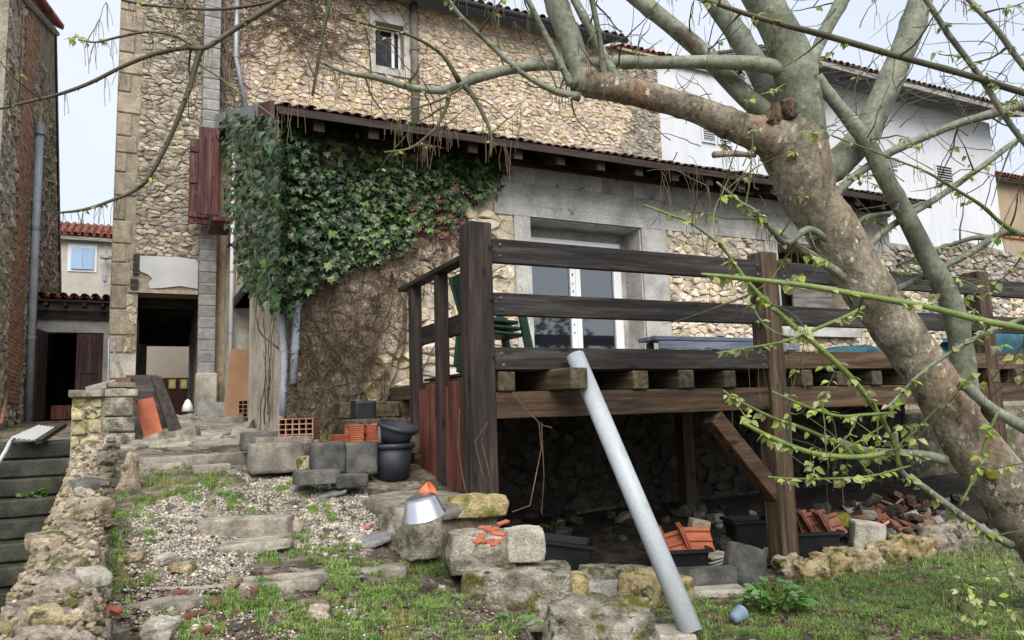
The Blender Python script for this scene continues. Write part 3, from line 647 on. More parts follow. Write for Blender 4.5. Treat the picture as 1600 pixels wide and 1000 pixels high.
mb = MB(); mb.box((PX0+.001,18.6,3.28),(PX1+.02,18.8,PZ+1)); mb.build('far_lintel', m_dark, tower)
mb = MB(); mb.box((PX0+.001,18.3,1.5),(.05,18.6,3.277)); mb.build('far_post', m_render, tower)
pl = MB(); ol = [(-.17,4.48),(.5,4.5),(.80,4.47),(.84,4.40),(.84,3.93),(.55,3.97),(.25,3.92),(.06,3.90),(.03,3.99),(.09,4.08),(.02,4.15),(-.10,4.20),(-.16,4.30)]
pl.prism([(x,MY-.03,z) for x,z in ol], (0,.04,0)); pl.build('plaster_patch', m_plaster, tower)
mb = MB(); mb.box((-.28,MY-.035,3.82),(.84,MY+.1,3.885)); mb.build('passage_lintel', m_quoin, tower)
# pillar of concrete blocks on the right
z = 2.36; k = 0
while z < TZT-.3:
    hgt = .205; mb = MB(); mb.obox((.995, MY-.10+.004*(k%3), z+hgt/2), (.29,.24,hgt-.028), None, .008); mb.build('concrete_block', m_block, tower); z += hgt; k += 1
mb = MB(); mb.box((.856,MY-.204,2.2),(1.134,MY,TZT-.3)); mb.build('block_mortar', m_joint, tower)
mb = MB(); mb.obox((1.0,MY-.17,1.95),(.36,.34,.86),None,.02); mb.build('plinth', m_render, tower)
# quoins, left jamb
z = 2.75; k = 0
while z < TZT-.4:
    hq = rng.uniform(.3,.46); wq = rng.uniform(.3,.42) if k%2 else rng.uniform(.18,.27)
    mb = MB(); mb.obox((TX0+wq/2+.0, MY+.014, z+hq/2), (wq-.008,.08,hq-.012), rot(0,rng.uniform(-1.2,1.2),rng.uniform(-1.5,1.5)), .02); mb.build('quoin', m_quoin, tower); z += hq; k += 1
mb = MB(); mb.box((TX0,MY-.03,1.4),(PX0+.0,MY,2.74)); mb.build('jamb_render', m_render, tower)
for (x0,x1,z0,z1) in ((-.22,-.12,4.15,4.5),(-.25,-.13,3.87,4.05)): mb = MB(); mb.box((x0,MY-.06,z0),(x1,MY,z1)); mb.build('timber_end', m_wx, tower)
def tk(x, z): return z > 3.9 and not (x < TX0+.33)
polys = trim(cells(TX0+.02,.85,3.9,TZT-.4,.165,.078,rng,tk,.49), [(-.3,.86,3.8,4.50),(TX0,TX0+.36,0,20)])
polys += trim(cells(TX0+.24,PX0,2.75,4.5,.2,.2,rng), [])
stonewall(tower, polys, lambda x,z,o: (x, MY-o, z), rng, m_stone_tower, 300, gap=.004, depth=(.002,.028))

# ============================================================ WHITE HOUSE
wh = thing('house', 'long white rendered house with louvred vents and open rafter eave', 'house', (18,MY+.1,1.6))
QX0, QX1, QZ = 11.66, 25.9, 10.9
mb = MB(); mb.box((QX0,MY+.1,.5),(QX1,24,QZ)); mb.build('wall', m_white, wh)
for u0,v0,u1,v1 in ((1096,198,1116,222),(1121,202,1141,226),(1383,246,1400,263),(1462,261,1486,286)):
    p0 = at(u0,v1,y=MY+.1); p1 = at(u1,v0,y=MY+.1); x0, x1, z0, z1 = p0[0], p1[0], p0[2], p1[2]
    fr = MB(); yv = MY+.05
    fr.box((x0,yv,z0),(x0+.05,MY+.098,z1)); fr.box((x1-.05,yv,z0),(x1,MY+.098,z1)); fr.box((x0+.05,yv,z0),(x1-.05,MY+.098,z0+.05)); fr.box((x0+.05,yv,z1-.05),(x1-.05,MY+.098,z1))
    vent = fr.build('louvre_vent', m_white, wh)
    mb = MB(); mb.box((x0+.05,MY+.088,z0+.05),(x1-.05,MY+.098,z1-.05)); mb.build('vent_back', m_dark, vent)
    n = 6
    for k in range(n): mb = MB(); mb.obox(((x0+x1)/2,MY+.06,z0+.08+(z1-z0-.12)*k/n),(x1-x0-.1,.05,.025),rot(35),0); mb.build('slat', m_white, vent)
wsl = Vector((0,1,.36)).normalized(); wEY = MY-.85
mb = MB(); mb.prism([(QX0+3,wEY,QZ+.0),(QX0+3,wEY,QZ+.05),(QX0+3,20,QZ+.05+.36*(20-wEY)),(QX0+3,20,QZ+.36*(20-wEY))], (QX1-QX0-2.2,0,0)); mb.build('roof_boarding', m_grey_wood, wh)
mb = MB(); mb.prism([(QX0,MY,QZ-.5),(QX0,MY,QZ-.4),(QX0,20,QZ-.4+.36*(20-MY)),(QX0,20,QZ-.5+.36*(20-MY))], (2.99,0,0)); mb.build('roof_end', m_grey_wood, wh)
x = QX0+3.2
while x < QX1+.7:
    mb = MB(); mb.prism([(x,wEY+.04,QZ-.003),(x,wEY+.04,QZ-.10),(x,MY+.1,QZ-.10+.36*(MY+.1-wEY)),(x,MY+.1,QZ-.003+.36*(MY+.1-wEY))], (.09,0,0)); mb.build('rafter', m_grey_wood, wh); x += .62
mb = MB(); mb.box((QX0+3,wEY-.03,QZ-.08),(QX1+.8,wEY-.003,QZ+.06)); mb.build('fascia_board', m_grey_wood, wh)
tiles(wh, 'roof_tile', (QX0+3,wEY-.05,QZ+.06), (1,0,0), wsl, 50, 6, .24, m_tile)
tiles(wh, 'roof_tile', (QX0,MY-.05,QZ-.39), (1,0,0), wsl, 12, 6, .24, m_tile)
ch = MB(); ch.box((21.6,17.5,12.2),(22.5,18.3,13.75)); ch.build('chimney', m_brick, wh)

# ============================================================ LEFT BUILDING
lb = thing('house', 'tall roughcast building on the left with a brick-red stripe and grey drainpipe', 'house', (-1.8, 12, 1.3))
LX = -1.8
mb = MB(); mb.prism([(LX,11.6,-.2),(LX,20.0,-.2),(LX,20.0,4.9),(LX,16.75,9.42),(LX,13.0,8.1+.55),(LX,11.6,8.1+.4)], (-6,0,0)); mb.f = [f[::-1] for f in mb.f]; mb.build('wall', m_rough, lb)
# exposed brick strip, each brick of it
bm = MB(); rb = np.random.default_rng(3); z = 1.9; row = 0; nb = 0
while z < 9.2:
    yc = 13.6 + .05*math.sin(z*1.7); hw = .62+.12*math.sin(z*2.3+1)
    y = yc-hw + (.11 if row%2 else 0)*.5 - rb.uniform(0,.06)
    while y < yc+hw:
        L_ = .20; o = rb.uniform(.012,.022)
        b1 = MB(); b1.obox((LX+o-.03, y+L_/2, z+.03), (.08,L_-.007,.057), None, .003)
        if nb < 300 and z > 1: b1.build('brick', m_brick, lb); nb += 1
        else: bm.add(b1.v, b1.f)
        y += L_
    z += .064; row += 1
rl = np.random.default_rng(8)
polys = trim(cells(11.65,19.6,1.2,8.4,.24,.13,rl,lambda y,z: z < 8.0 - max(0,(y-17))*1.3,.47), [(12.95,14.25,1.85,9.3)])
stonewall(lb, polys, lambda y,z,o: (LX+o, y, z), rl, m_rough, 300, gap=.003, depth=(.003,.026))
if bm.v: bm.build('brickwork', m_brick, lb, kind='stuff')
mb = MB(); mb.prism([(LX+.03,20.05,4.6),(LX+.03,16.8,9.5),(LX+.03,16.6,9.5),(LX+.03,19.7,4.6)], (-.3,0,0)); mb.prism([(LX+.03,20.05,4.6),(LX+.03,19.7,4.6),(LX+.03,19.9,3.2),(LX+.03,20.05,3.2)], (-.3,0,0)); mb.build('corner_flashing', m_eave, lb)
pe = [at(u,v,x=LX) for u,v in ((20,-22),(34,0),(84,52))]
mb = MB(); mb.tube([p+np.array([.06,0,.0]) for p in pe], .05, 6); mb.build('verge_board', m_grey_wood, lb)
va, vb = Vector(pe[0]), Vector(pe[2]); dv = (vb-va); nT = int(dv.length/.21)
for k in range(nT):
    p = va+dv*((k+.5)/nT); tv, tf = canal_tile(.1,.085,.35); mb = MB(); R = Matrix((dv.normalized(), Vector((-1,0,.3)).normalized(), dv.normalized().cross(Vector((-1,0,.3))).normalized())).transposed()
    if R.determinant() < 0: R = Matrix((-dv.normalized(), Vector((-1,0,.3)).normalized(), (-dv.normalized()).cross(Vector((-1,0,.3))).normalized())).transposed()
    mb.add([p+Vector((.16,0,.10))+R@Vector(q) for q in tv], tf); mb.build('verge_tile', m_tilered if k%3 else m_tile, lb)
P1 = at(62,200,x=LX+.09); P2 = at(44,662,x=LX+.09)
dpl = thing('drainpipe', 'long grey-blue drainpipe on the roughcast building at the left edge', 'drainpipe', (P2[0],P2[1],P2[2]))
gp([P1, P1*.5+P2*.5, P2], .062, 'pipe', m_pvcgrey, dpl)
mb = MB(); mb.tube([P1+np.array([0,0,-.12]), P1+np.array([0,0,.06])], .085, 12); mb.build('socket', m_zinc, dpl)
for q in (.35,.72): c = P1*(1-q)+P2*q; mb = MB(); mb.tube([c, c+np.array([0,0,.06])], .07, 12); mb.build('bracket', m_zinc, dpl)

# ============================================================ SHED
SY = 16.0
shed = thing('shed', 'small lean-to shed with dark doors and red tile eave between the walls', 'shed', (-1.2,SY,1.65))
SX0, SX1 = -1.79, -.585
DO0, DO1 = -1.70, -.70; DOZ = 3.26
gridwall([SX0,DO0,DO1,SX1],[1.3,DOZ,3.78], inholes([(DO0,DO1,0,DOZ)]), SY, SY+.2).build('wall', m_dark if False else m_conc, shed)
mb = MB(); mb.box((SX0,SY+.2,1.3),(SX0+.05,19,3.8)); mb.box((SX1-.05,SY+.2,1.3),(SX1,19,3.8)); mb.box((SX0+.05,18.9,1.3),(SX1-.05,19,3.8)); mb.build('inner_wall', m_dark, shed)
mb = MB(); mb.box((SX0,SY-.06,3.50),(SX1,SY-.003,3.66)); mb.build('lintel_beam', m_wx, shed)
for k in range(4): mb = MB(); mb.box((-1.66+k*.3,SY-.3,3.72),(-1.6+k*.3,SY+.2,3.79)); mb.build('rafter', m_eave, shed)
mb = MB(); mb.prism([(SX0,SY-.32,3.795),(SX0,SY-.32,3.83),(SX0,19,4.13),(SX0,19,4.09)], (SX1-SX0,0,0)); mb.build('roof_boarding', m_eave, shed)
mb = MB(); mb.box((SX0,SY+.05,3.78),(SX1,SY+.2,3.825)); mb.build('wall_head', m_conc, shed)
tiles(shed, 'roof_tile', (SX0,SY-.36,3.86), (1,0,0), Vector((0,1,.09)).normalized(), 7, 8, .172, m_tilered)
mb = MB(); mb.box((-1.14,SY+.02,1.66),(DO1,SY+.06,DOZ-.01)); dR = mb.build('door', m_door, shed, label='closed dark maroon panelled door leaf')
mb = MB()
for z0, z1 in ((1.8,2.35),(2.5,3.12)): mb.box((-1.05,SY+.005,z0),(-.79,SY+.018,z1))
mb.build('door_panel', m_door, dR)
mb = MB(); mb.obox((-1.66,SY-.32,2.45),(.045,.6,1.6),rot(0,0,-8),.004); mb.build('door', m_door, shed, label='open dark maroon door leaf, edge-on')
mb = MB(); mb.box((-1.55,SY+.5,1.66),(-1.22,SY+.9,1.92)); mb.build('doorstep', m_red, shed)

# ============================================================ BEYOND: lane, gate, far houses
gate_w = thing('boundary_wall', 'sunlit pale wall seen through the passage', 'wall', (.6,23.2,1.7))
mb = MB(); mb.box((-3.2,23.2,1.5),(3.6,23.5,4.6)); mb.build('wall', m_cream, gate_w)
gt = thing('garage_door', 'dark maroon garage door with two yellow notices seen through the passage', 'garage door', (.65,23.1,1.75))
for k in range(5):
    mb = MB(); x0 = -.3+k*.33; mb.box((x0,23.1,1.72),(x0+.325,23.16,2.80)); mb.build('panel', m_gate, gt)
for u in (269,287):
    c = at(u,600,y=23.08); mb = MB(); mb.box((c[0]-.09,23.075,c[2]-.13),(c[0]+.09,23.095,c[2]+.13)); nt_ = mb.build('notice', m_yellow, gt)
    mb = MB(); mb.box((c[0]-.055,23.070,c[2]-.09),(c[0]+.055,23.0735,c[2]+.08)); mb.build('notice_print', m_paper, nt_)
bh = thing('house', 'cream house with a pale blue shutter and tiled roof far behind the shed', 'house', (-2.2,34,2))
mb = MB(); mb.box((-6,34,1),(1.5,40,8.95)); mb.build('wall', m_cream2, bh)
mb = MB(); mb.box((-2.86,33.96,7.7),(-1.83,33.998,8.85)); sur = mb.build('window_surround', m_white, bh)
for k in range(2):
    mb = MB(); x0 = -2.73+k*.40; mb.box((x0,33.90,7.8),(x0+.393,33.955,8.68)); mb.build('shutter', m_shutblue, bh)
mb = MB(); mb.box((-6,33.7,8.95),(1.5,34.05,9.08)); mb.build('gutter', m_grey_wood, bh)
mb = MB(); mb.prism([(-6,33.7,9.08),(-6,33.7,9.12),(-6,37,10.4),(-6,37,10.36)], (7.5,0,0)); mb.build('roof_boarding', m_eave, bh)
tiles(bh, 'roof_tile', (-4.3,33.62,9.14), (1,0,0), Vector((0,1,.38)).normalized(), 16, 8, .26, m_tilered)
mb = MB(); mb.box((-2.9,33.95,5.9),(-1.8,33.998,6.3)); mb.build('lower_window_head', m_eave, bh)
lp = at(165,405,y=33.6)
sl = thing('wall_lamp', 'small grey lantern hanging on the cream house beside the tower edge', 'lamp', tuple(lp))
mb = MB(); mb.lathe([(.02,.55),(.03,.2),(.22,.12),(.22,.02),(.05,0)], lp, 10); mb.build('lamp_head', m_zinc, sl)
mb = MB(); mb.tube([lp+np.array([0,0,0]), lp+np.array([0,0,-1.1])], .02, 5); mb.lathe([(.03,-.62),(.09,-.66),(.09,-.9),(.03,-.95)], lp, 8); mb.build('cable', m_zinc, sl)
eh = thing('house', 'beige house with tiled roof and brick chimney at the far right', 'house', (40,22,2))
mb = MB(); mb.box((36.5,22,0),(60,30,12.6)); mb.build('wall', m_beige, eh)
mb = MB(); mb.box((36.5,21.9,9.6),(60,21.995,10.1)); mb.build('brick_band', m_terra, eh)
mb = MB(); mb.prism([(36.2,21.5,12.5),(36.2,21.5,12.62),(36.2,26,14.6),(36.2,26,14.45)], (24,0,0)); mb.build('roof_boarding', m_eave, eh)
tiles(eh, 'roof_tile', (36.2,21.4,12.66), (1,0,0), Vector((0,1,.45)).normalized(), 26, 9, .3, m_tilered)
mb = MB(); mb.box((40.6,24,12.8),(42.2,25.2,16.4)); chm = mb.build('chimney', m_brick, eh)
mb = MB(); mb.box((40.5,23.9,16.4),(42.3,25.3,16.6)); mb.build('chimney_cap', m_conc, chm)

# garden wall to the right
gw = thing('garden_wall', 'weathered grey rubble garden wall beyond the right end of the lean-to', 'wall', (15,9.0,0))
def gtop(x): return np.interp(x,[11.0,12,13.5,14.6,15.8,16.6,17.5,24],[4.45,4.5,4.45,4.66,4.6,4.46,4.0,3.8])
xs2 = np.linspace(11.0,24,40)
mb = MB(); mb.prism([(x,9.02,gtop(x)-.04) for x in xs2]+[(24,9.02,-.2),(11,9.02,-.2)], (0,.4,0)); mb.f = [f[::-1] for f in mb.f]; mb.build('wall', m_mort_tower, gw)
rng = np.random.default_rng(21)
polys = cells(11.0,19,1.6,4.7,.2,.11,rng,lambda x,z: z < gtop(x)-.03,.46)
stonewall(gw, polys, lambda x,z,o: (x, 9.02-o, z), rng, m_stone_grey, 260, gap=.008, depth=(.02,.06), matf=lambda x,z: m_stone_low if z < 3.6 and rng.random() < .6 else m_stone_grey)
# ============================================================ TIMBER DECK
FY = 5.14
deck = thing('deck', 'raised dark timber deck with heavy three-rail balustrade in front of the lean-to', 'deck', (2.3,FY,.03))
def beam(mat, lo, hi, name, parent=deck, bev=.006, jit=0, label=None):
    c = [(a+b)/2 for a,b in zip(lo,hi)]; s = [b-a for a,b in zip(lo,hi)]
    mb = MB(); mb.obox(c, s, rot(random.uniform(-jit,jit),random.uniform(-jit,jit),random.uniform(-jit,jit)), bev); return mb.build(name, mat, parent, label=label)
beam(m_wz, (2.205,FY-.015,.86), (2.405,FY+.185,2.985), 'post', bev=.01)
for k, x in enumerate((5.225, 8.55)):
    beam(m_post, (x,FY-.012,.03), (x+.2,FY+.19,2.955), 'post', bev=.01)
for x0, x1 in ((2.408,5.222),(5.428,8.547),(8.753,11.6)):
    for k, (z0, z1) in enumerate(((2.67,2.865),(2.25,2.44),(1.83,2.005))):
        beam(m_rail if x0 < 5 or k < 2 else m_beam, (x0,FY,z0+random.uniform(-.006,.006)), (x1,FY+.06,z1+random.uniform(-.006,.006)), 'rail')
for x, zs_ in ((2.41,(2.78,2.37,1.93)),(5.43,(2.76,2.35))):       # bolts in the post faces
    for z in zs_:
        mb = MB(); mb.tube([(x-.035,FY-.02,z),(x-.01,FY-.055,z+.012)], .008, 6); mb.build('bolt', m_wx, deck)
for x in (2.47,5.16,5.50,8.49,8.82):
    for z in (2.77,2.345,1.915):
        for dz in (-.045,.045):
            mb = MB(); mb.lathe([(.013,0),(.013,.006),(.006,.010),(0,.0105)], (x+random.uniform(-.008,.008),FY-.001,z+dz), 8, rot(90,0,0)); mb.build('bolt', m_pipebrown, deck)
# main bearer, joists, boards
beam(m_beam, (2.41,FY+.02,1.46), (5.222,FY+.16,1.665), 'bearer'); beam(m_beam, (5.428,FY+.02,1.46), (8.547,FY+.16,1.665), 'bearer'); beam(m_beam, (8.753,FY+.02,1.46), (11.6,FY+.16,1.665), 'bearer')
beam(m_beam, (2.41,7.5,1.46), (11.6,7.66,1.665), 'bearer')
jx = 2.42; k = 0
while jx < 11.5:
    wj = .16+random.uniform(-.03,.02)
    if k == 1: wj = .15; jx = at(919,592,y=FY-.33)[0]-wj
    if k == 2: jx = at(1012,592,y=FY)[0]-wj
    jz = random.uniform(-.012,.008); mb = MB(); y0 = FY-.33 if k == 1 else FY-.012+random.uniform(-.01,.02)
    if not (5.1 < jx+wj/2 < 5.55): mb.obox((jx+wj/2,(y0+7.95)/2,1.745+jz/2),(wj,7.95-y0,.155+jz),rot(0,random.uniform(-1.5,1.5),0 if k == 1 else random.uniform(-.3,.3)),.009); mb.build('joist', m_joist, deck)
    jx += .49 if k else .43; k += 1
yb = FY+.065; k = 0
while yb < 7.9:
    beam(m_wx, (2.42 if yb < 6.7 else 3.05,yb,1.828), (11.6,yb+.138,1.855), 'deck_board', bev=.003); yb += .145
# knee brace
a = Vector((4.62,FY+.09,1.37)); b = Vector((5.225,FY+.09,.72)); mb = MB(); mb.obox((a+b)/2, (.15,.14,(b-a).length+.12), align(b-a,(0,1,0)), .008); mb.build('knee_brace', m_beam, deck)
# inner posts below
_q = at(1078,720,y=7.4)
for x, y in ((_q[0]-.08,7.4),): beam(m_post, (x,y,.1), (x+.16,y+.16,1.46), 'post')
# left end: handrail, balusters, mid board, stained boards
mb = MB(); mb.obox((2.29,(FY+.185+6.98)/2,2.745),(.12,6.98-FY-.19,.045),None,.005); mb.build('handrail', m_wy, deck)
for y0, y1, zb in ((5.93,6.03,.93),(6.62,6.73,1.1)): beam(m_wz, (2.25,y0,zb), (2.35,y1,2.72), 'baluster')
beam(m_wy, (2.352,FY+.19,2.17), (2.40,6.75,2.34), 'mid_board')
yb = FY+.19; k = 0
while yb < 6.6:
    if not (5.90 < yb < 5.92): beam(m_red, (2.30,yb,.82+.03*(k%2)), (2.335,yb+.175,1.74+.02*(k%3)), 'side_board', bev=.003, jit=.3)
    yb += .182; k += 1
# timber steps up to the deck behind the rail
st = thing('timber_steps', 'mossy sleeper steps rising to the deck against the stone wall', 'steps', (2.1,7.3,1.2))
for k, (z, y0) in enumerate(((1.16,6.62),(1.33,6.95),(1.50,7.28))):
    mb = MB(); mb.obox((2.06,y0+.14+.06*k,z+.08),(.72-.05*k,.28,.16),rot(0,0,random.uniform(-2,2)),.01); mb.build('sleeper', m_joist, st)
# ---- things on the deck
ch0 = None
def green_chair():
    t = thing('garden_chair', 'dark green plastic garden chair at the bottom of the stack on the deck', 'chair', (2.95,6.7,1.86), 'stacked green chairs')
    mb = MB(); mb.obox((2.98,6.7,2.28),(.44,.44,.035),rot(0,4,0),.012); mb.build('seat', m_greenpl, t)
    bk = MB(); R = rot(0,-16,0)
    bk.obox((2.69,6.7,2.73),(.035,.46,.09),R,.01); bk.obox((2.745,6.7,2.36),(.035,.44,.05),R,.01)
    for y in (6.48,6.92): bk.obox((2.715,y,2.55),(.04,.045,.46),R,.01)
    bk.build('back_frame', m_greenpl, t)
    for y in (6.56,6.63,6.70,6.77,6.84): mb = MB(); mb.obox((2.718,y,2.55),(.018,.04,.36),R,.004); mb.build('slat', m_greenpl, t)
    for y in (6.46,6.94):
        mb = MB(); mb.obox((2.98,y,2.49),(.5,.055,.03),rot(0,3,0),.01); mb.build('armrest', m_greenpl, t)
        mb = MB(); mb.obox((3.235,y,2.19),(.05,.05,.64),rot(0,-11,0),.01); mb.build('leg', m_greenpl, t)
        mb = MB(); mb.obox((2.74,y,2.17),(.05,.05,.62),rot(0,7,0),.01); mb.build('leg', m_greenpl, t)
    return t
def copytree(o, parent=None):
    c = o.copy(); COL.objects.link(c)
    if parent: c.parent = parent
    for chd in list(o.children): copytree(chd, c)
    return c
ch0 = green_chair()
ch0.location.x += .17
for k, lab in ((1,'dark green plastic garden chair in the middle of the stack on the deck'),(2,'dark green plastic garden chair on top of the stack on the deck')):
    c = copytree(ch0); c.location = Vector(ch0.location)+Vector((-.028*k,.004*k,.062*k)); c['label'] = lab
bn = thing('bench', 'long blue-grey painted plank bench standing on the deck against the stone wall', 'bench', (6.0,7.0,1.86))
for k in range(3):
    mb = MB(); mb.obox((6.35,6.86+.115*k,2.30),(2.3,.105,.05),rot(0,0,.6),.006); mb.build('seat_plank', m_bluewood, bn)
for x in (5.35,6.35,7.35):
    for y in (6.85,7.10): mb = MB(); mb.obox((x,y,2.065),(.07,.07,.41),None,.005); mb.build('leg', m_bluewood, bn)
mb = MB(); mb.obox((6.35,6.80,2.22),(2.2,.03,.09),None,.004); mb.build('apron', m_bluewood, bn)
def bundle(name, lab, cx, cy, zb, L, W_, H, seed, mat=m_tarp):
    mb = MB(); n, m_ = 40, 20; vs = []; fs = []
    for i in range(n+1):
        for j in range(m_):
            a = 2*math.pi*j/m_; s_ = i/n; e = max(.05,math.sin(math.pi*min(1,max(0,s_*.96+.02))))**.35
            ux = (s_-.5)*L; cy_ = math.copysign(abs(math.cos(a))**.7,math.cos(a)); sz_ = math.copysign(abs(math.sin(a))**.7,math.sin(a))
            nn = mn.noise(Vector((ux*3+seed,cy_*1.2,sz_*1.2)))*.25 + .12*mn.noise(Vector((ux*9+seed,cy_*3,sz_*3)))
            hh = H*(.8+.3*mn.noise(Vector((ux*1.3+seed,0,3))))
            vs.append((cx+ux, cy+cy_*W_/2*e*(1+nn*.6), zb+hh/2+sz_*hh/2*e*(1+nn)))
    for i in range(n):
        for j in range(m_): fs.append((i*m_+j,i*m_+(j+1)%m_,(i+1)*m_+(j+1)%m_,(i+1)*m_+j))
    vs = [(p[0],p[1],max(p[2],zb)) for p in vs]
    mb.add(vs, fs); mb.f.append(tuple(range(m_))); mb.f.append(tuple(n*m_+j for j in range(m_-1,-1,-1)))
    o = mb.mesh(name, (cx,cy,zb), True); o.materials.append(mat); ob = link(name, o); ob.location = (cx,cy,zb); return tag(ob, lab, 'tarpaulin')
bundle('tarpaulin', 'shorter folded teal tarpaulin on the deck behind the leaning trunk', 7.75, 6.3, 1.86, 1.3, .5, .42, 2.0)
bundle('tarpaulin', 'larger heap of crumpled teal tarpaulin on the deck at the right edge', 10.9, 6.4, 1.86, 2.2, .7, .72, 7.3)
# ============================================================ THE LEANING PIPE
pt, pb = np.array(at(899,556,y=FY-.085)), np.array(at(1082,990,z=.06)); 
pipe = thing('drainpipe', 'thick pale plastic pipe leaning from the grass against the deck', 'pipe', tuple(pb))
ax_ = Vector(pt-pb).normalized(); R = align(ax_)
mb = MB(); mb.lathe([(.06,0),(.073,0),(.073,(Vector(pt)-Vector(pb)).length),(.06,(Vector(pt)-Vector(pb)).length),(.06,0)], pb, 28, R); mb.build('pipe', m_pvcpipe, pipe, smooth=False)
for p_ in pipe.children[0].data.polygons: p_.use_smooth = abs(p_.normal.dot(ax_)) < .5

# ============================================================ STONES AND BLOCKS
def rockmesh(name, s, seed, n=9, rnd=.35, amp=.05, fr=2.2, mat=None, flat=None):
    """cube grid, partly rounded, worn by noise; s = full size"""
    vs = {}; fs = []; V_ = []
    def vid(p):
        k = tuple(round(q*n) for q in p)
        if k not in vs:
            vs[k] = len(V_); q = Vector([2*c/n-1 for c in k]); l = q.length; sp = q/l*1.18
            q = q.lerp(sp, rnd); h = Vector((q.x*s[0]/2,q.y*s[1]/2,q.z*s[2]/2)); mnz = min(s)
            d = mn.fractal(h*fr/ max(s)*1.6+Vector((seed*3.7,seed*1.3,seed)), .9, 2.1, 4)
            d2 = mn.noise(h*fr*4/max(s)+Vector((seed,9,seed)))*.35
            h += q.normalized()*(d+d2)*amp*max(mnz,.45*max(s)); V_.append(h)
        return vs[k]
    for ax in range(3):
        o1, o2 = (ax+1)%3, (ax+2)%3
        for sd_ in (0,1):
            for i in range(n):
                for j in range(n):
                    q = []
                    for di, dj in ((0,0),(1,0),(1,1),(0,1)):
                        p = [0,0,0]; p[ax] = sd_; p[o1] = (i+di)/n; p[o2] = (j+dj)/n; q.append(vid(p))
                    fs.append(tuple(q if sd_ else q[::-1]))
    m = bpy.data.meshes.new(name); m.from_pydata(V_, [], fs); m.polygons.foreach_set('use_smooth',[n > 6]*len(m.polygons))
    if mat: m.materials.append(mat)
    return m
def stone(name, lab, cat, pos, s, r=(0,0,0), seed=1, n=12, rnd=.3, amp=.06, mat=None, group=None, parent=None, fr=2.2, taper=0):
    me = rockmesh(name, s, seed, n, rnd, amp, fr, mat); o = link(name, me, parent); o.location = pos if not parent else Vector(pos)-worldloc(parent)
    o.rotation_euler = [math.radians(a) for a in r]
    if taper:
        for v in me.vertices:
            q = 1-taper*(v.co.z/s[2]+.5); v.co.x *= q; v.co.y *= q
    if not parent: tag(o, lab, cat, group)
    return o
# large retaining blocks, nearest last
stone('stone_block', 'rounded olive limestone block beside the gravel, below the steel bowl', 'stone block', tuple(at(641,836,d=4.95)), (.26,.42,.27), (0,0,14), 3, 22, .16, .05, m_blockstone)
stone('stone_block', 'ragged grey limestone block between the olive block and the pale rounded one', 'stone block', tuple(at(752,861,d=4.85)), (.44,.36,.25), (0,2,-18), 5, 22, .22, .07, m_blockstone)
stone('stone_block', 'large mossy squared block at the bottom of the retaining stones', 'stone block', tuple(at(806,922,d=4.75)), (.70,.44,.30), (0,2,-25), 8, 26, .12, .05, m_blockmoss)
stone('stone_block', 'pale rounded limestone block on top of the retaining stones', 'stone block', tuple(at(818,850,d=4.8)), (.25,.24,.21), (0,0,-15), 12, 12, .35, .04, m_palestone)
stone('stone_block', 'big pitted limestone boulder with a mossy right flank, nearest to the camera', 'boulder', (2.24,3.56,.20), (.58,.42,.54), (0,3,-30), 15, 30, .3, .09, m_blockmoss)
stone('stone_block', 'small dark mossy stone wedged beside the large mossy block', 'stone', tuple(at(902,920,d=4.75)), (.12,.25,.19), (0,0,-20), 17, 8, .4, .05, m_mossrock)
stone('footing_slab', 'thin brick-like slab under the large mossy block', 'slab', tuple(at(815,968,d=4.62)), (.5,.36,.05), (0,2,-25), 18, 6, .1, .03, m_slab)
stone('mossy_stone', 'flat yellow-mossed stone at the foot of the big deck corner post', 'stone', tuple(at(745,790,d=5.25)), (.42,.22,.15), (0,0,-10), 21, 14, .4, .08, m_mossrock)
stone('terrace_slab', 'rough dark concrete slab beneath the bucket and the bowl', 'slab', (1.86,5.42,.85), (.75,1.15,.10), (0,0,4), 23, 14, .1, .05, m_slab)
stone('mossy_stone', 'mossy ochre rock under the deck left of the pipe foot', 'stone', (3.50,4.90,.13), (.34,.3,.26), (0,0,30), 25, 10, .4, .08, m_mossrock)
stone('mossy_stone', 'long flat mossy stone behind the grey kerb under the deck', 'stone', (3.55,5.35,.15), (.6,.28,.12), (0,4,-25), 26, 12, .3, .08, m_blockmoss)
stone('stone_block', 'small yellow-mossed stone hidden behind the pipe foot', 'stone', (3.72,4.78,.1), (.22,.2,.22), (0,0,10), 27, 8, .35, .06, m_mossrock)
o = stone('kerb', 'short grey concrete kerb left of the pipe beside the mossy ochre rock', 'kerb', tuple(atg(948,935)+np.array([0,.1,.05])), (.34,.12,.14), (0,0,-20), 28, 6, .04, .015, m_conc)
pk = atg(1112,932)
stone('kerb', 'long damp concrete kerb in front of the tub of broken tiles', 'kerb', (pk[0]+.02,pk[1]+.22,.09), (.68,.12,.18), (0,0,-22), 29, 6, .04, .015, m_blockdark)
stone('pale_slab', 'flat pale slab lying in the grass before the kerb', 'slab', (pk[0]+.03,pk[1]+.02,.03), (.5,.22,.05), (0,0,-22), 30, 7, .1, .05, m_palestone)
pq = atg(1176,915)
stone('leaning_slab', 'mossy dark stone slab standing askew beside the leafy plant', 'slab', (pq[0],pq[1]+.08,.15), (.34,.12,.34), (-12,18,-20), 31, 8, .15, .06, m_blockdark)
pq = atg(1032,990)
stone('pale_slab', 'pale paving slab at the bottom edge beside the boulder', 'slab', (pq[0]-.05,pq[1]-.05,.04), (.42,.3,.07), (0,0,-25), 32, 8, .1, .03, m_palestone)
mb_ = stone('moss_mound', 'bright yellow-green moss covered stone at the bottom edge', 'moss', (3.05,3.45,-.02), (.75,.3,.22), (0,0,-25), 33, 16, .6, .10, m_moss, fr=4)
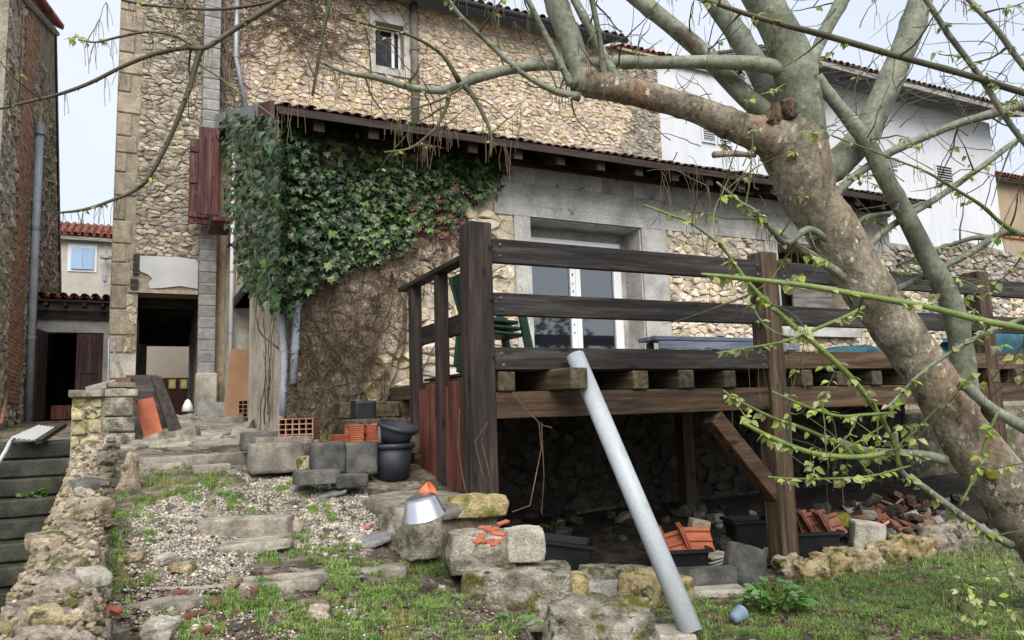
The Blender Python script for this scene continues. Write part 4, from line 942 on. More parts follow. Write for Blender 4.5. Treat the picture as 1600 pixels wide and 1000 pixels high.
# row of yellow stones in front of the rubble
vr = random.Random(4)
for k, (u, v, w_, h_) in enumerate(((1248,900,45,38),(1285,908,50,42),(1318,897,66,42),(1362,890,60,40),(1400,880,60,42),(1440,872,60,46),(1480,866,55,40),(1330,876,50,26),(1228,880,30,26))):
    p = atg(u, v); s_ = px(p)[2]/FPX
    stone('mossy_stone', 'yellow mossy edging stone, '+('second','third','fourth','sixth','seventh','eighth','ninth','fifth, lying behind the fourth,','first')[k]+' from the middle deck post', 'stone', (p[0],p[1]+.1,p[2]+h_*s_*.25), (w_*s_*.92,.2+.1*vr.random(),h_*s_*.8), (0,vr.uniform(-14,14),vr.uniform(-50,20)), 40+k, 13, .3, .24, m_mossrock if k%3 else m_tuffa, group='yellow edging stones')
p = atg(1372,862)
stone('stone_block', 'pale squared stone block standing in the brick rubble', 'stone block', (p[0],p[1]+.12,p[2]+.13), (.30,.24,.30), (0,8,-35), 52, 9, .12, .04, m_palestone)
p = atg(1330,840); stone('mossy_stone', 'green mossy rubble stone beside the right-hand tub', 'stone', (p[0],p[1]+.15,p[2]+.12), (.26,.22,.24), (0,0,20), 53, 8, .45, .08, m_moss)
p = atg(1500,850); stone('mossy_stone', 'broad dark mossy stone at the trunk side of the rubble', 'stone', (p[0]+.3,p[1]+.3,p[2]+.04), (.8,.35,.2), (0,0,-10), 54, 12, .4, .14, m_blockmoss)

# ---- path: kerb stones, slabs, loose stones
def onpath(u, v): return atg(u, v)
p = onpath(388,842); stone('kerb', 'grey-brown stone kerb block lying across the gravel path', 'kerb', (p[0],p[1]+.1,p[2]+.055), (.58,.19,.14), (0,0,-25.5), 60, 10, .06, .02, m_slab)
p = onpath(402,862); stone('flagstone', 'broken triangular flagstone in front of the kerb block', 'flagstone', (p[0],p[1]+.06,p[2]+.03), (.42,.22,.06), (2,-4,-12), 61, 8, .15, .08, m_slab)
for k, (u, v, w_, d_, lab) in enumerate(((240,935,.5,.24,'sunken grey flagstone at the left of the lower path'),(380,905,.85,.2,'long sunken grey flagstone across the lower path'),(555,888,.6,.2,'flat grey flagstone in the path below the olive block'),(470,895,.3,.18,'small sunken grey flagstone in the middle of the lower path'))):
    p = onpath(u, v); stone('flagstone', lab, 'flagstone', (p[0],p[1],p[2]-.030), (w_,d_*1.2,.06), (0,0,-25+4*k), 64+k, 8, .12, .05, m_slab)
for k, (u, v, w_, h_, lab, mt) in enumerate(((203,764,.15,.30,'upright grey and yellow rock by the retaining wall',m_tuffa),(460,832,.10,.09,'small brown stone at the end of the kerb block',m_tuffa),(365,920,.08,.06,'loose ochre stone on the lower path',m_tuffa),(500,968,.09,.08,'yellowish lump of stone in the foreground grass',m_tuffa),(250,995,.16,.08,'pale stone at the bottom of the path',m_palestone),(260,880,.12,.05,'pale flat stone left of the long flagstone',m_palestone),(285,893,.13,.05,'flat ochre stone chip beside the long flagstone',m_tuffa),(205,878,.12,.05,'pinkish flat stone near the retaining wall foot',m_tuffa),(275,978,.06,.03,'white chip of stone in the foreground soil',m_palestone),(690,925,.05,.04,'small pale pebble below the stone blocks',m_palestone))):
    p = onpath(u, v); stone('loose_stone', lab, 'stone', (p[0],p[1],p[2]+h_*.4), (w_,w_*.8,h_), (vr.uniform(-15,15),vr.uniform(-15,15),vr.uniform(0,180)), 70+k, 9, .25, .2, mt, taper=.6 if k == 0 else 0)
for k, (u, v, lab) in enumerate(((520,775,'wavy piece of grey slate lying on the gravel'),(585,850,'jagged piece of grey slate by the olive block'),(470,765,'small flake of grey slate on the gravel'))):
    p = onpath(u, v); stone('slate_piece', lab, 'slate', (p[0],p[1],p[2]+.025), (.24-.05*k,.16,.03), (10,-12,vr.uniform(-40,20)), 85+k, 8, .2, .14, m_slate)
for k, (u, v) in enumerate(((575,827),(600,837),(172,957),(400,927),(308,962),(288,968),(280,930),(315,990),(235,995),(340,945))):
    p = onpath(u, v); stone('brick_chip', 'chip of red brick or tile lying on the path', 'brick chip', (p[0],p[1],p[2]+.012), (.06+.03*(k%3),.04,.022), (vr.uniform(-15,15),vr.uniform(-15,15),vr.uniform(0,180)), 90+k, 4, .2, .06, m_terra if k < 3 else m_terraold, group='brick chips on the path')
for k, (u, v) in enumerate(((752,838),(768,828),(778,834),(762,846),(748,846),(776,848),(786,822),(770,854),(758,830))):
    p = at(u, v, z=.86 if k < 6 else .84); q = Vector(p)
    stone('tile_shard', 'orange shard of broken tile on the retaining stones', 'tile shard', (q.x,q.y,gz(q.x,q.y)+.03 if gz(q.x,q.y) > .6 else .86), (.075,.035,.012), (vr.uniform(-15,15),vr.uniform(-15,15),vr.uniform(0,180)), 110+k, 4, .1, .06, m_terra, group='orange shards by the pale block')

# ---- stone steps into the alley, slab edges
for k, (u, v, w_, d_, h_, lab) in enumerate(((310,728,1.15,.5,.12,'wide worn stone step at the top of the gravel path'),(240,735,.5,.4,.07,'left-hand slab of the worn stone step'),(332,738,.3,.2,.08,'small loose slab below the worn stone step'))):
    p = onpath(u, v); stone('stone_step', lab, 'step', (p[0],p[1]+d_/2,p[2]+h_*.25), (w_,d_,h_), (0,0,-4+3*k), 120+k, 10, .08, .03, m_slab)
rg = np.random.default_rng(9); fl = thing('paving', 'worn brown flagstones covering the alley floor', 'paving', (.5,11,1.5))
pol = cells(-.55,1.28,8.1,14.6,.55,.42,rg)
stonewall(fl, pol, lambda x,y,o: (x, y, gz(x,y)+.012+o), rg, m_slab, 120, gap=.012, depth=(.002,.009), back=.06, name='flagstone')

# ============================================================ RETAINING WALL, PIER, STAIRS
rw = thing('retaining_wall', 'crumbling ochre rubble retaining wall running down beside the path', 'wall', (-.3,5.5,.4))
def rwc(y): return np.interp(y,[1.2,2.4,4.2,7.4,8.8],[-.27,-.235,-.31,-.40,-.42]), np.interp(y,[1.2,2.4,4.2,7.4,8.8],[.40,.36,.34,.36,.40]), np.interp(y,[1.2,2.4,4.2,5.5,7.4,8.0,8.8],[.80,.93,.95,1.02,1.16,1.28,1.36])
mb = MB(); NY, NA = 330, 44; vs = []; fs = []
for i in range(NY+1):
    y = 1.2+7.65*i/NY; cx, wd, zt = rwc(y)
    for j in range(NA+1):
        a = math.pi*j/NA; c_, s_ = math.cos(a), math.sin(a)
        xx = math.copysign(abs(c_)**.45, c_)*wd/2; zz = -.3+(zt+.3)*abs(s_)**.3
        P_ = Vector((cx+xx, y, zz)); nn = mn.fractal(P_*6.5, .75, 2.2, 5)*.055-abs(mn.noise(P_*13))*.05+mn.noise(P_*31)*.012
        P_ += Vector((c_, 0, max(.2,s_)))*nn; vs.append(P_)
for i in range(NY):
    for j in range(NA): fs.append((i*(NA+1)+j,i*(NA+1)+j+1,(i+1)*(NA+1)+j+1,(i+1)*(NA+1)+j))
mb.add(vs, [f[::-1] for f in fs]); mb.build('core', m_tuffa, rw, smooth=True)
variants = [rockmesh('stone', (1,1,1), 200+k, 4, .3, .22, 2.6, [m_tuffa,m_tuffa,m_tuffa,m_tuffa,m_palestone,m_tuffa,m_mossrock,m_tuffa,m_tuffa,m_tuffa][k]) for k in range(10)]
off = worldloc(rw)
for k in range(300):
    t = (k+.5)/300; y = 1.6+7.1*t**1.25; cx, wd, zt = rwc(y); a = vr.uniform(.02,.92)*math.pi; c_, s_ = math.cos(a), math.sin(a)
    s0 = vr.choice((.03,.04,.04,.05,.06,.09))*(.7+.06*y)
    zz = -.0+(zt+.0)*abs(s_)**.5
    P_ = Vector((cx+math.copysign(abs(c_)**.6,c_)*wd*.45, y, zz-.022))
    if P_.z < gz(P_.x+.12,y)-.05 and c_ > 0: P_.z = gz(P_.x+.12,y)+vr.uniform(.0,.2)
    o = link('stone', variants[k%10], rw); o.location = P_-off; o.rotation_euler = (vr.uniform(-.5,.5),vr.uniform(-.5,.5),vr.uniform(0,3.1)); o.scale = (s0*vr.uniform(.9,1.5),s0,s0*vr.uniform(.4,.75))
xs_s = []
for k in range(1500):
    t = vr.random(); y = 1.5+7.2*t**1.2; cx, wd, zt = rwc(y); a = vr.uniform(.0,1)*math.pi; c_, s_ = math.cos(a), math.sin(a); s0 = vr.choice((.012,.018,.025,.035))*(.6+.09*y)
    xs_s.append((cx+math.copysign(abs(c_)**.45,c_)*wd*.5, y, -.3+(zt+.3)*abs(s_)**.3+.01, s0, k%10, vr.uniform(0,3.1)))
mb = MB()
vv_ = [([v.co.copy() for v in m.vertices],[tuple(p.vertices) for p in m.polygons]) for m in (rockmesh('x',(1,1,1),700+k,2,.3,.25,2.6) for k in range(10))]
for x,y,z,s0,k,r in xs_s:
    R = rot(vr.uniform(-40,40),vr.uniform(-40,40),math.degrees(r)); mb.add([Vector((x,y,z))+R@Vector((q.x*s0*1.3,q.y*s0,q.z*s0*.7)) for q in vv_[k][0]], vv_[k][1])
mb.build('crumbled_stone', m_tuffa, rw, kind='stuff')
for y, fx, s_, mt in ((6.2,.1,.20,m_blockdark),(3.3,.35,.10,m_palestone),(2.75,0,.085,m_mossrock),(2.6,-.3,.07,m_mossrock),(4.3,-.25,.15,m_tuffa),(5.4,.3,.16,m_tuffa)):
    cx, wd, zt = rwc(y); stone('capstone', '', '', (cx+fx*wd,y,zt-.0), (s_,s_*1.3,s_*.5), (8,0,20), int(y*100), 9, .35, .12, mt, parent=rw)
pier = thing('pier', 'square stone pier with concrete cap at the head of the retaining wall', 'pier', (-.34,8.9,1.25))
mb = MB(); mb.box((-.64,8.72,1.1),(-.08,9.15,1.80)); mb.build('core', m_mort_tower, pier)
rp_ = np.random.default_rng(33)
pol = trim(cells(-.645,-.36,1.25,1.80,.17,.12,rp_), [])
stonewall(pier, pol, lambda x,z,o: (x, 8.72-o, z), rp_, m_stone_moss, 60, gap=.012, depth=(.015,.04))
for lo, hi in (((-.35,8.66,1.60),(-.085,9.0,1.80)),((-.36,8.67,1.44),(-.07,9.0,1.59)),((-.34,8.64,1.12),(-.06,9.0,1.43))):
    c = [(a+b)/2 for a,b in zip(lo,hi)]; s_ = [b-a for a,b in zip(lo,hi)]
    stone('pier_stone', '', '', c, s_, (0,0,0), int(lo[2]*50), 8, .08, .03, m_blockstone, parent=pier)
for x0, x1 in ((-.67,-.36),(-.353,-.05)):
    c = ((x0+x1)/2,8.92,1.835); stone('cap_slab', '', '', c, (x1-x0,.55,.07), (0,0,0), int(x0*90), 7, .06, .02, m_slab, parent=pier)
for (u,v),(w_,d_,h_),r,lab,mt in (((187,602),(.26,.3,.05),(0,0,10),'flat stone slab on the right of the pier cap',m_slab),((190,594),(.2,.12,.05),(0,0,-8),'dark red brick end on top of the pier slab',m_terraold),((158,604),(.28,.11,.07),(0,-16,0),'short tilted timber offcut on the pier cap',m_grey_wood)):
    p = at(u,v,y=8.85); stone('slab' if mt is m_slab else 'brick' if mt is m_terraold else 'timber_offcut', lab, 'offcut' if mt is m_grey_wood else 'brick' if mt is m_terraold else 'slab', tuple(p), (w_,d_,h_), r, int(u), 5, .06, .03, mt)
rd = thing('metal_rod', 'thin bent grey metal bracket standing behind the pier', 'bracket', tuple(at(170,600,y=9.3)))
q = [at(u,v,y=9.3) for u,v in ((170,604),(170,532),(172,528),(176,530))]; mb = MB(); mb.tube(q, .012, 6); mb.build('rod', m_zinc, rd)
q = [at(u,v,y=9.32) for u,v in ((192,590),(180,555),(178,530))]; mb = MB(); mb.tube(q, .016, 6); mb.build('brace', m_grey_wood, rd)
# stairs on the left
stairs = thing('stairs', 'dark damp stone stairs going down on the left of the crumbling wall', 'stairs', (-1.2,8.5,0))
for k in range(8):
    z0 = .171*(k+1); y0 = 7.55+.2*k
    me = rockmesh('step', (1.35, .26 if k < 7 else .7, .16), 300+k, 8, .05, .012, 2.2, m_stair); o = link('step', me, stairs); o.location = Vector((-1.13, y0+(.12 if k < 7 else .34), z0-.083))-worldloc(stairs)
cs = thing('corrugated_sheet', 'whitish corrugated sheet lying at the head of the stairs', 'sheet', tuple(at(60,680,y=9.0)))
pa = [at(u,v,y=y) for u,v,y in ((14,684,8.7),(58,688,8.7),(92,668,9.5),(60,664,9.5))]
mb = MB(); vs = []; fs = []; n = 24; a0, a1, b1, b0 = [Vector(p) for p in pa]
for i in range(n+1):
    t = i/n; zz = .006*math.sin(i*math.pi/2)
    for j in range(2): vs.append((a0.lerp(a1,t) if j == 0 else b0.lerp(b1,t))+Vector((0,0,zz)))
for i in range(n): fs.append((2*i,2*i+2,2*i+3,2*i+1))
mb.add(vs, fs); mb.add([Vector(v)+Vector((0,0,-.006)) for v in vs], [f[::-1] for f in fs]); mb.build('sheet', m_plaster, cs)
mb = MB(); p0, p1 = at(60,690,y=8.7), at(100,664,y=9.5); mb.obox((Vector(p0)+Vector(p1))/2,(.06,.05,(Vector(p1)-Vector(p0)).length),align(Vector(p1)-Vector(p0)),.005)
o = mb.mesh('dark_lath', (0,0,0)); o.materials.append(m_wx); tag(link('dark_lath', o), 'dark wet lath lying along the corrugated sheet', 'lath')
q = [at(u,v,y=y) for u,v,y in ((-30,760,7.2),(-2,722,7.8),(8,706,8.2),(16,690,8.8),(22,684,9.0))]; mb = MB(); mb.tube(q, .018, 8); o = mb.mesh('garden_hose', (0,0,0), True); o.materials.append(m_plaster); tag(link('garden_hose', o), 'cream hose hanging over the stair edge at the far left', 'hose')
q = [at(2,662,x=-1.6), at(14,598,x=-1.74)]; mb = MB(); mb.tube(q, .022, 8); o = mb.mesh('rusty_pole', (0,0,0), True); o.materials.append(m_terraold); tag(link('rusty_pole', o), 'thin rusty pole leaning on the roughcast wall at the left edge', 'pole')
q = [at(78,640,x=-1.4),at(76,665,x=-1.4),at(84,690,x=-1.4)]
# ============================================================ LEANING BOARDS, TILES, BRICKS NEAR THE PIER
def leanboard(name, lab, cat, quad, th, mat, bev=.004):
    a, b, c, d = [Vector(p) for p in quad]; n = (b-a).cross(d-a).normalized()*th
    mb = MB(); mb.prism([a,b,c,d], n); o = mb.mesh(name, (a+b)/2); o.materials.append(mat); ob = link(name, o); ob.location = (a+b)/2; return tag(ob, lab, cat)
def Q(*l): return [at(u,v,y=y) for u,v,y in l]
leanboard('dark_board', 'large dark sheet leaning behind the stone pier', 'board', Q((200,690,9.5),(282,690,9.45),(246,586,9.8),(196,586,9.85)), -.03, m_wx)
leanboard('dark_plank', 'long dark brown plank leaning in front of the dark sheet', 'plank', Q((270,692,9.1),(292,690,9.1),(252,588,9.6),(236,588,9.6)), -.05, m_wz)
tt = thing('roof_tile', 'orange interlocking clay tile leaning beside the pier', 'roof tile', tuple(at(240,696,y=9.0)))
a, b, c, d = [Vector(p) for p in Q((228,698,8.9),(258,690,8.9),(240,622,9.2),(212,627,9.2))]; n = (b-a).cross(d-a).normalized()*.02
mb = MB(); mb.prism([a,b,c,d], n); mb.build('tile_body', m_terra, tt)
for t in (.02,.34,.66,.9):
    mb = MB(); mb.prism([a.lerp(b,t),a.lerp(b,t+.09),d.lerp(c,t+.09),d.lerp(c,t)], -n*.9); mb.build('tile_rib', m_terra, tt)
leanboard('tan_panel', 'tan fibreboard panel leaning on the alley wall by the doorway', 'panel', Q((349,653,12.2),(388,652,12.2),(390,546,12.45),(361,546,12.45)), .02, m_ply)
def hollow_brick(name, lab, base, yaw, size, nx, nz, mat, group=None, tilt=0, solid=False):
    L_, W_, H_ = size; t = .010; mb = MB()
    cw = (W_-t*(nx+1))/nx; chh = (H_-t*(nz+1))/nz
    xs_ = []; x = -W_/2
    for i in range(nx): xs_ += [x, x+t]; x += t+cw
    xs_ += [x, x+t]; zs_ = []; z = 0
    for i in range(nz): zs_ += [z, z+t]; z += t+chh
    zs_ += [z, z+t]
    hole = lambda i, j: i%2 == 1 and j%2 == 1
    for i in range(len(xs_)-1):
        for j in range(len(zs_)-1):
            a, b, c, d = xs_[i], xs_[i+1], zs_[j], zs_[j+1]
            if hole(i,j):
                for q in ([(a,0,c),(a,L_,c),(a,L_,d),(a,0,d)],[(b,0,c),(b,0,d),(b,L_,d),(b,L_,c)],[(a,0,c),(b,0,c),(b,L_,c),(a,L_,c)],[(a,0,d),(a,L_,d),(b,L_,d),(b,0,d)]): mb.add(q, [(0,1,2,3)])
            else:
                mb.add([(a,0,c),(b,0,c),(b,0,d),(a,0,d)], [(0,1,2,3)]); mb.add([(a,L_,c),(b,L_,c),(b,L_,d),(a,L_,d)], [(3,2,1,0)])
    W2 = W_/2
    # grooved outer faces
    ng = 8
    for sgn in (-1,1):
        zz = np.linspace(0,H_,ng*2+1)
        for k in range(ng*2):
            dx = 0 if k%2 else -.009
            mb.add([(sgn*(W2+dx),0,zz[k]),(sgn*(W2+dx),L_,zz[k]),(sgn*(W2+dx),L_,zz[k+1]),(sgn*(W2+dx),0,zz[k+1])], [(0,3,2,1) if sgn < 0 else (0,1,2,3)])
            if k: mb.add([(sgn*W2,0,zz[k]),(sgn*W2,L_,zz[k]),(sgn*(W2-.009),L_,zz[k]),(sgn*(W2-.009),0,zz[k])], [(0,1,2,3)])
    mb.add([(-W2,0,0),(W2,0,0),(W2,L_,0),(-W2,L_,0)], [(3,2,1,0)]); mb.add([(-W2,0,H_),(W2,0,H_),(W2,L_,H_),(-W2,L_,H_)], [(0,1,2,3)])
    me = mb.mesh(name); me.materials.append(mat); o = link(name, me); o.location = base; o.rotation_euler = (math.radians(tilt),0,math.radians(yaw)); return tag(o, lab, 'hollow brick', group)
p = at(462,688,y=6.9); hollow_brick('hollow_brick', 'red hollow clay brick showing its grid of cells on the concrete kerb', tuple(p), -24, (.30,.31,.195), 5, 4, m_brick)
p = at(383,652,y=11.6); hollow_brick('hollow_brick', 'small red hollow brick at the foot of the tan panel', tuple(p), -20, (.3,.2,.25), 3, 4, m_brick)
# concrete block kerbs
def cblock(lab, u0, v0, u1, v1, y, depth_, mat=m_blockdark, yaw=0, group=None, seed=1, name='concrete_block'):
    a = at(u0,v1,y=y); b = at(u1,v1,y=y); t = at(u0,v0,y=y); s_ = (b[0]-a[0], depth_, t[2]-a[2])
    return stone(name, lab, 'concrete block', ((a[0]+b[0])/2,y+depth_/2,(a[2]+t[2])/2), s_, (0,0,yaw), seed, 8, .05, .015, mat, group)
cblock('low brown-grey concrete block under the red hollow brick', 392,694,476,742,6.5,.3, m_slab, seed=401)
cblock('thin dark slab on the left end of the concrete kerb', 380,676,440,706,7.0,.3, m_blockdark, seed=402)
cblock('flat slab under the red hollow brick', 400,684,488,698,6.8,.3, m_slab, seed=408)
cblock('dark concrete block left of the black buckets', 492,692,540,742,6.1,.24, m_blockdark, seed=403)
cblock('dark concrete block directly beside the black buckets', 541,692,590,744,6.1,.24, m_blockdark, seed=404)
cblock('rough stone chunk between the two concrete kerbs', 466,714,492,740,6.4,.2, m_tuffa, seed=405)
cblock('mossy flat slab in front of the dark concrete blocks', 466,738,532,760,5.8,.25, m_blockdark, seed=406, name='slab')
cblock('cracked slab corner below the dark concrete block', 528,744,576,764,5.75,.25, m_blockdark, seed=407, name='slab')
cblock('black painted block behind the orange bricks', 556,626,588,664,7.2,.25, m_black, seed=409)
cblock('grey block stacked behind the orange bricks', 590,662,640,694,6.6,.25, m_block, seed=410)
for k, (u0,v0,u1,v1,lab) in enumerate(((522,680,546,692,'low orange hollow brick at the left of the row'),(545,664,569,692,'orange grooved brick in the middle of the row'),(572,664,592,692,'orange grooved brick at the right end of the row'))):
    a = at(u0,v1,y=6.3); b = at(u1,v1,y=6.3); t = at(u0,v0,y=6.3)
    hollow_brick('hollow_brick', lab, (b[0], 6.40, a[2]), 88, (b[0]-a[0]-.012,.2,t[2]-a[2]), 3, 2, m_terra)
pz = at(318,652,y=13.3); stone('concrete_block', 'grey concrete step block at the foot of the tower plinth', 'concrete block', (pz[0]+.12,13.6,pz[2]+.12), (.44,.4,.26), (0,0,0), 415, 6, .05, .02, m_block)
p = at(293,643,y=14.2); mb = MB(); mb.lathe([(.0,.22),(.04,.19),(.08,.10),(.10,0),(0,0)], p, 10); o = mb.mesh('white_bag', (0,0,0), True); o.materials.append(m_bag); tag(link('white_bag', o), 'small white sack standing at the right of the passage mouth', 'sack')
# buckets, bowl, pots
def bucket(lab, c, r0, r1, h, M3=None, mat=m_bucket, group=None, rimw=.014):
    t = thing('bucket', lab, 'bucket', tuple(c), group)
    mb = MB(); mb.lathe([(0,0),(r0,0),(r1,h),(r1-.008,h),(r0-.008,.01),(0,.01)], c, 32, M3); mb.build('tub', mat, t, smooth=True)
    mb = MB(); mb.lathe([(r1+.001,h-.035),(r1+rimw,h-.033),(r1+rimw,h+.004),(r1-.009,h+.004),(r1-.009,h-.002)], c, 32, M3); mb.build('rim', mat, t, smooth=True)
    return t
pbk = atg(618,751); bucket('charcoal plastic bucket standing by the stained deck boards', pbk+np.array([0,.08,0]), .135, .18, .30, group='charcoal buckets')
c2_ = Vector(pbk)+Vector((.02,.10,.30)); bucket('charcoal plastic bucket lying tilted inside the standing one', c2_, .11, .165, .17, rot(14,10,0), group='charcoal buckets')
pw = at(666,806,z=.95); pw = Vector((pw[0]+.01,pw[1]+.06,.945))
bw = thing('steel_bowl', 'upturned stainless steel bowl on the terrace slab', 'bowl', tuple(pw))
R = rot(6,-14,0)
mb = MB(); mb.lathe([(.125,0),(.119,.004),(.09,.10),(.08,.108),(0,.109)], pw, 40, R); mb.lathe([(.125,0),(.122,-.003),(.117,0),(.086,.098),(.0,.105)], pw, 40, R); mb.build('bowl_body', m_steel, bw, smooth=True)
p2 = pw+Vector((.03,.15,.09)); pt_ = thing('flower_pot', 'orange plastic flower pot tipped behind the steel bowl', 'flower pot', tuple(p2))
mb = MB(); mb.lathe([(0,0),(.034,0),(.05,.085),(.046,.085),(.031,.006),(0,.006)], p2, 24, rot(0,60,-40)); mb.build('pot_body', m_orange, pt_, smooth=True)
pp = atg(1150,978); bp = thing('flower_pot', 'small blue-grey plastic pot lying on its side in the grass', 'flower pot', tuple(pp))
mb = MB(); mb.lathe([(0,0),(.036,0),(.05,.085),(.054,.085),(.054,.1),(.046,.1),(.032,.008),(0,.008)], Vector(pp)+Vector((-.02,.0,.05)), 22, rot(20,75,30)); mb.build('pot_body', m_bluepot, bp, smooth=True)
def tub(lab, c, yaw, sx, sy, h, tilt=(0,0)):
    t = thing('tub', lab, 'tub', tuple(c)); R = rot(tilt[0],tilt[1],yaw); vs = []; fs = []
    def ring(kx, ky, z, r=.05, n=5):
        o = []
        for cx_, cy_, a0 in ((1,1,0),(-1,1,90),(-1,-1,180),(1,-1,270)):
            for q in range(n+1):
                a = math.radians(a0+90*q/n); o.append(Vector((cx_*(kx/2-r)+r*math.cos(a), cy_*(ky/2-r)+r*math.sin(a), z)))
        return o
    rings = [ring(sx*.8,sy*.78,0),ring(sx,sy,h),ring(sx+.05,sy+.05,h),ring(sx+.05,sy+.05,h-.025),ring(sx+.004,sy+.004,h-.025)]
    m_ = len(rings[0]); mb = MB()
    inner = [ring(sx+.03,sy+.03,h+.002),ring(sx-.02,sy-.02,h+.002),ring(sx*.78,sy*.76,.02)]
    for RR in (rings, inner):
        vs = [Vector(c)+R@q for rr in RR for q in rr]; fs = []
        for i in range(len(RR)-1):
            for k in range(m_): fs.append((i*m_+k,i*m_+(k+1)%m_,(i+1)*m_+(k+1)%m_,(i+1)*m_+k))
        if RR is rings: fs.append(tuple(range(m_-1,-1,-1)))
        else: fs.append(tuple(2*m_+k for k in range(m_-1,-1,-1)))
        mb.add(vs, fs)
    mb.build('tub_body', m_black, t); return t
def tileplate(c, R, L_, W_):
    mb = MB(); mb.obox((0,0,0),(L_,W_,.016),None,.003)
    for t in (-.42,0,.42): mb.obox((0,t*W_,.018),(L_*.98,.04,.022),None,.006)
    mb.obox((-L_*.45,0,.02),(.03,W_*.96,.02),None,.004)
    return [Vector(c)+R@Vector(p) for p in mb.v], mb.f
def tiletub(lab, u, v, yaw, n, seed, grp, mat, sx=.5):
    c = atg(u, v); c = np.array([c[0], c[1]+.16, c[2]]); tub(lab, c, yaw, sx, .38, .26)
    r = random.Random(seed); i = 0
    for k in range(n):
        R = rot(r.uniform(55,80),r.uniform(-12,12),yaw+r.uniform(-8,8)) if k%2 else rot(r.uniform(-15,15),r.uniform(60,78),yaw+r.uniform(-10,10))
        mb = MB(); cc = Vector(c)+rot(0,0,yaw)@Vector(((k/(n-1)-.5)*sx*.7, r.uniform(-.08,.08), .27+r.uniform(0,.05))); vs, fs = tileplate((0,0,0), R, .30, .22); mb.add(vs, fs)
        me = mb.mesh('roof_tile'); me.materials.append(mat); o = link('roof_tile', me); o.location = cc; tag(o, 'reclaimed red clay tile stacked upright in a black tub', 'roof tile', grp)
tiletub('black plastic tub of clay tiles behind the foot of the leaning pipe', 1082,906,-22, 4, 3, 'tiles standing in the tubs', m_terra, .46)
tiletub('black plastic tub of red tiles right of the middle deck post', 1288,874,-22, 6, 5, 'tiles standing in the tubs', m_terraold, .5)
c = atg(1190,868); tub('black plastic tub half hidden behind the middle deck post', np.array([c[0],c[1]+.15,c[2]]), -22, .42, .36, .34)
c = atg(1108,890); stone('stone_block', 'ochre squared stone standing among the tiles in the tub', 'stone', (c[0]+.0,c[1]+.12,.36), (.17,.14,.22), (0,12,-20), 430, 7, .1, .04, m_quoin)
c = atg(892,908); tub('empty black crate tipped on its side under the deck edge', np.array([c[0]+.02,c[1]+.2,c[2]+.02]), -30, .52, .40, .30, (0,8))
for k in range(3):
    p = atg(1136,892); mb = MB(); mb.obox((0,0,0),(.26,.2,.018),rot(0,-12+4*k,-15+8*k),.003); me = mb.mesh('white_board'); me.materials.append(m_palestone); o = link('white_board', me); o.location = (p[0],p[1]+.15,p[2]+.05+.03*k); tag(o, 'thin whitish board offcut stacked beside the tile tub', 'board', 'whitish offcuts by the tub'); o['label'] = ('lowest','middle','topmost')[k]+' thin whitish board offcut beside the tile tub'
p = atg(1170,890); cn = thing('drink_can', 'crushed dark drink can lying in the shade beside the tub', 'can', (p[0],p[1],p[2]))
mb = MB(); mb.lathe([(0,0),(.028,0),(.033,.008),(.033,.105),(.027,.115)], Vector(p)+Vector((-.05,.02,.04)), 18, rot(0,85,-20)); mb.build('can_body', m_shut, cn, smooth=True)
mb = MB(); mb.lathe([(0,.112),(.026,.112),(.028,.118)], Vector(p)+Vector((-.05,.02,.04)), 18, rot(0,85,-20)); mb.build('can_lid', m_steel, cn, smooth=True)
# rubble under the deck
rr = random.Random(12)
bricks = []
bv = [rockmesh('broken_brick', s_, 900+k, 4, .08, .10, 3, (m_terraold,m_terraold,m_brick,m_terraold,m_stone_grey)[k%5]) for k, s_ in enumerate([(.2,.11,.06),(.14,.11,.06),(.25,.17,.022),(.11,.1,.055),(.3,.2,.022),(.09,.07,.05),(.17,.13,.022),(.22,.1,.065)]*2)]
for k in range(58):
    u = 1405+rr.gauss(0,55); v = rr.uniform(790,856); p = atg(u, v)
    if not 1310 < u < 1530 or p[2] > .5: continue
    o = link('broken_brick', bv[k%16]); hgt = .10*math.exp(-((u-1400)/80)**2); o.location = (p[0],p[1]+.15,p[2]+rr.uniform(.01,.05)+hgt*rr.random()); o.rotation_euler = (rr.uniform(-.7,.7),rr.uniform(-.7,.7),rr.uniform(0,3)); tag(o, ('short broken','small broken','broad flat tile','stubby','large flat tile','tiny broken','thin square tile','long broken')[k%8]+(' dull red',' dull red',' pale red',' dull red',' greyish')[k%16%5]+' brick piece in the rubble '+('left of the pale block' if u < 1350 else 'behind the pale block' if u < 1410 else 'right of the pale block' if u < 1460 else 'beside the trunk'), 'brick', 'brick rubble under the deck')
rv = [rockmesh('rubble_stone',(1,1,1),500+k,4,.45,.12,2.2,[m_stone_shade,m_blockdark,m_blockdark,m_stone_shade,m_stone_grey][k%5]) for k in range(10)]  # mostly dark colours, so the loose stones look shaded by the deck
for k in range(120):
    u = rr.uniform(790,1520); v = rr.uniform(800,870) if u < 1320 else rr.uniform(785,862); p = atg(u, v)
    if p[2] > .6: continue
    s_ = rr.uniform(.05,.16); o = link('rubble_stone', rv[k%10]); o.location = (p[0],p[1]+.1,gz(p[0],p[1]+.1)+s_*.25+(.10*rr.random() if u > 1320 else .02)); o.scale = (s_*1.3,s_,s_*.7); o.rotation_euler = (rr.uniform(-.4,.4),rr.uniform(-.4,.4),rr.uniform(0,3)); tag(o, ('shade-darkened','rounded mossy','flat mossy','blackish','weathered grey')[k%5]+' rubble stone under the deck '+('left of the leaning pipe' if u < 985 else 'between leaning pipe and middle post' if u < 1210 else 'just right of the middle post' if u < 1345 else 'among the broken bricks'), 'stone', 'rubble stones under the deck')
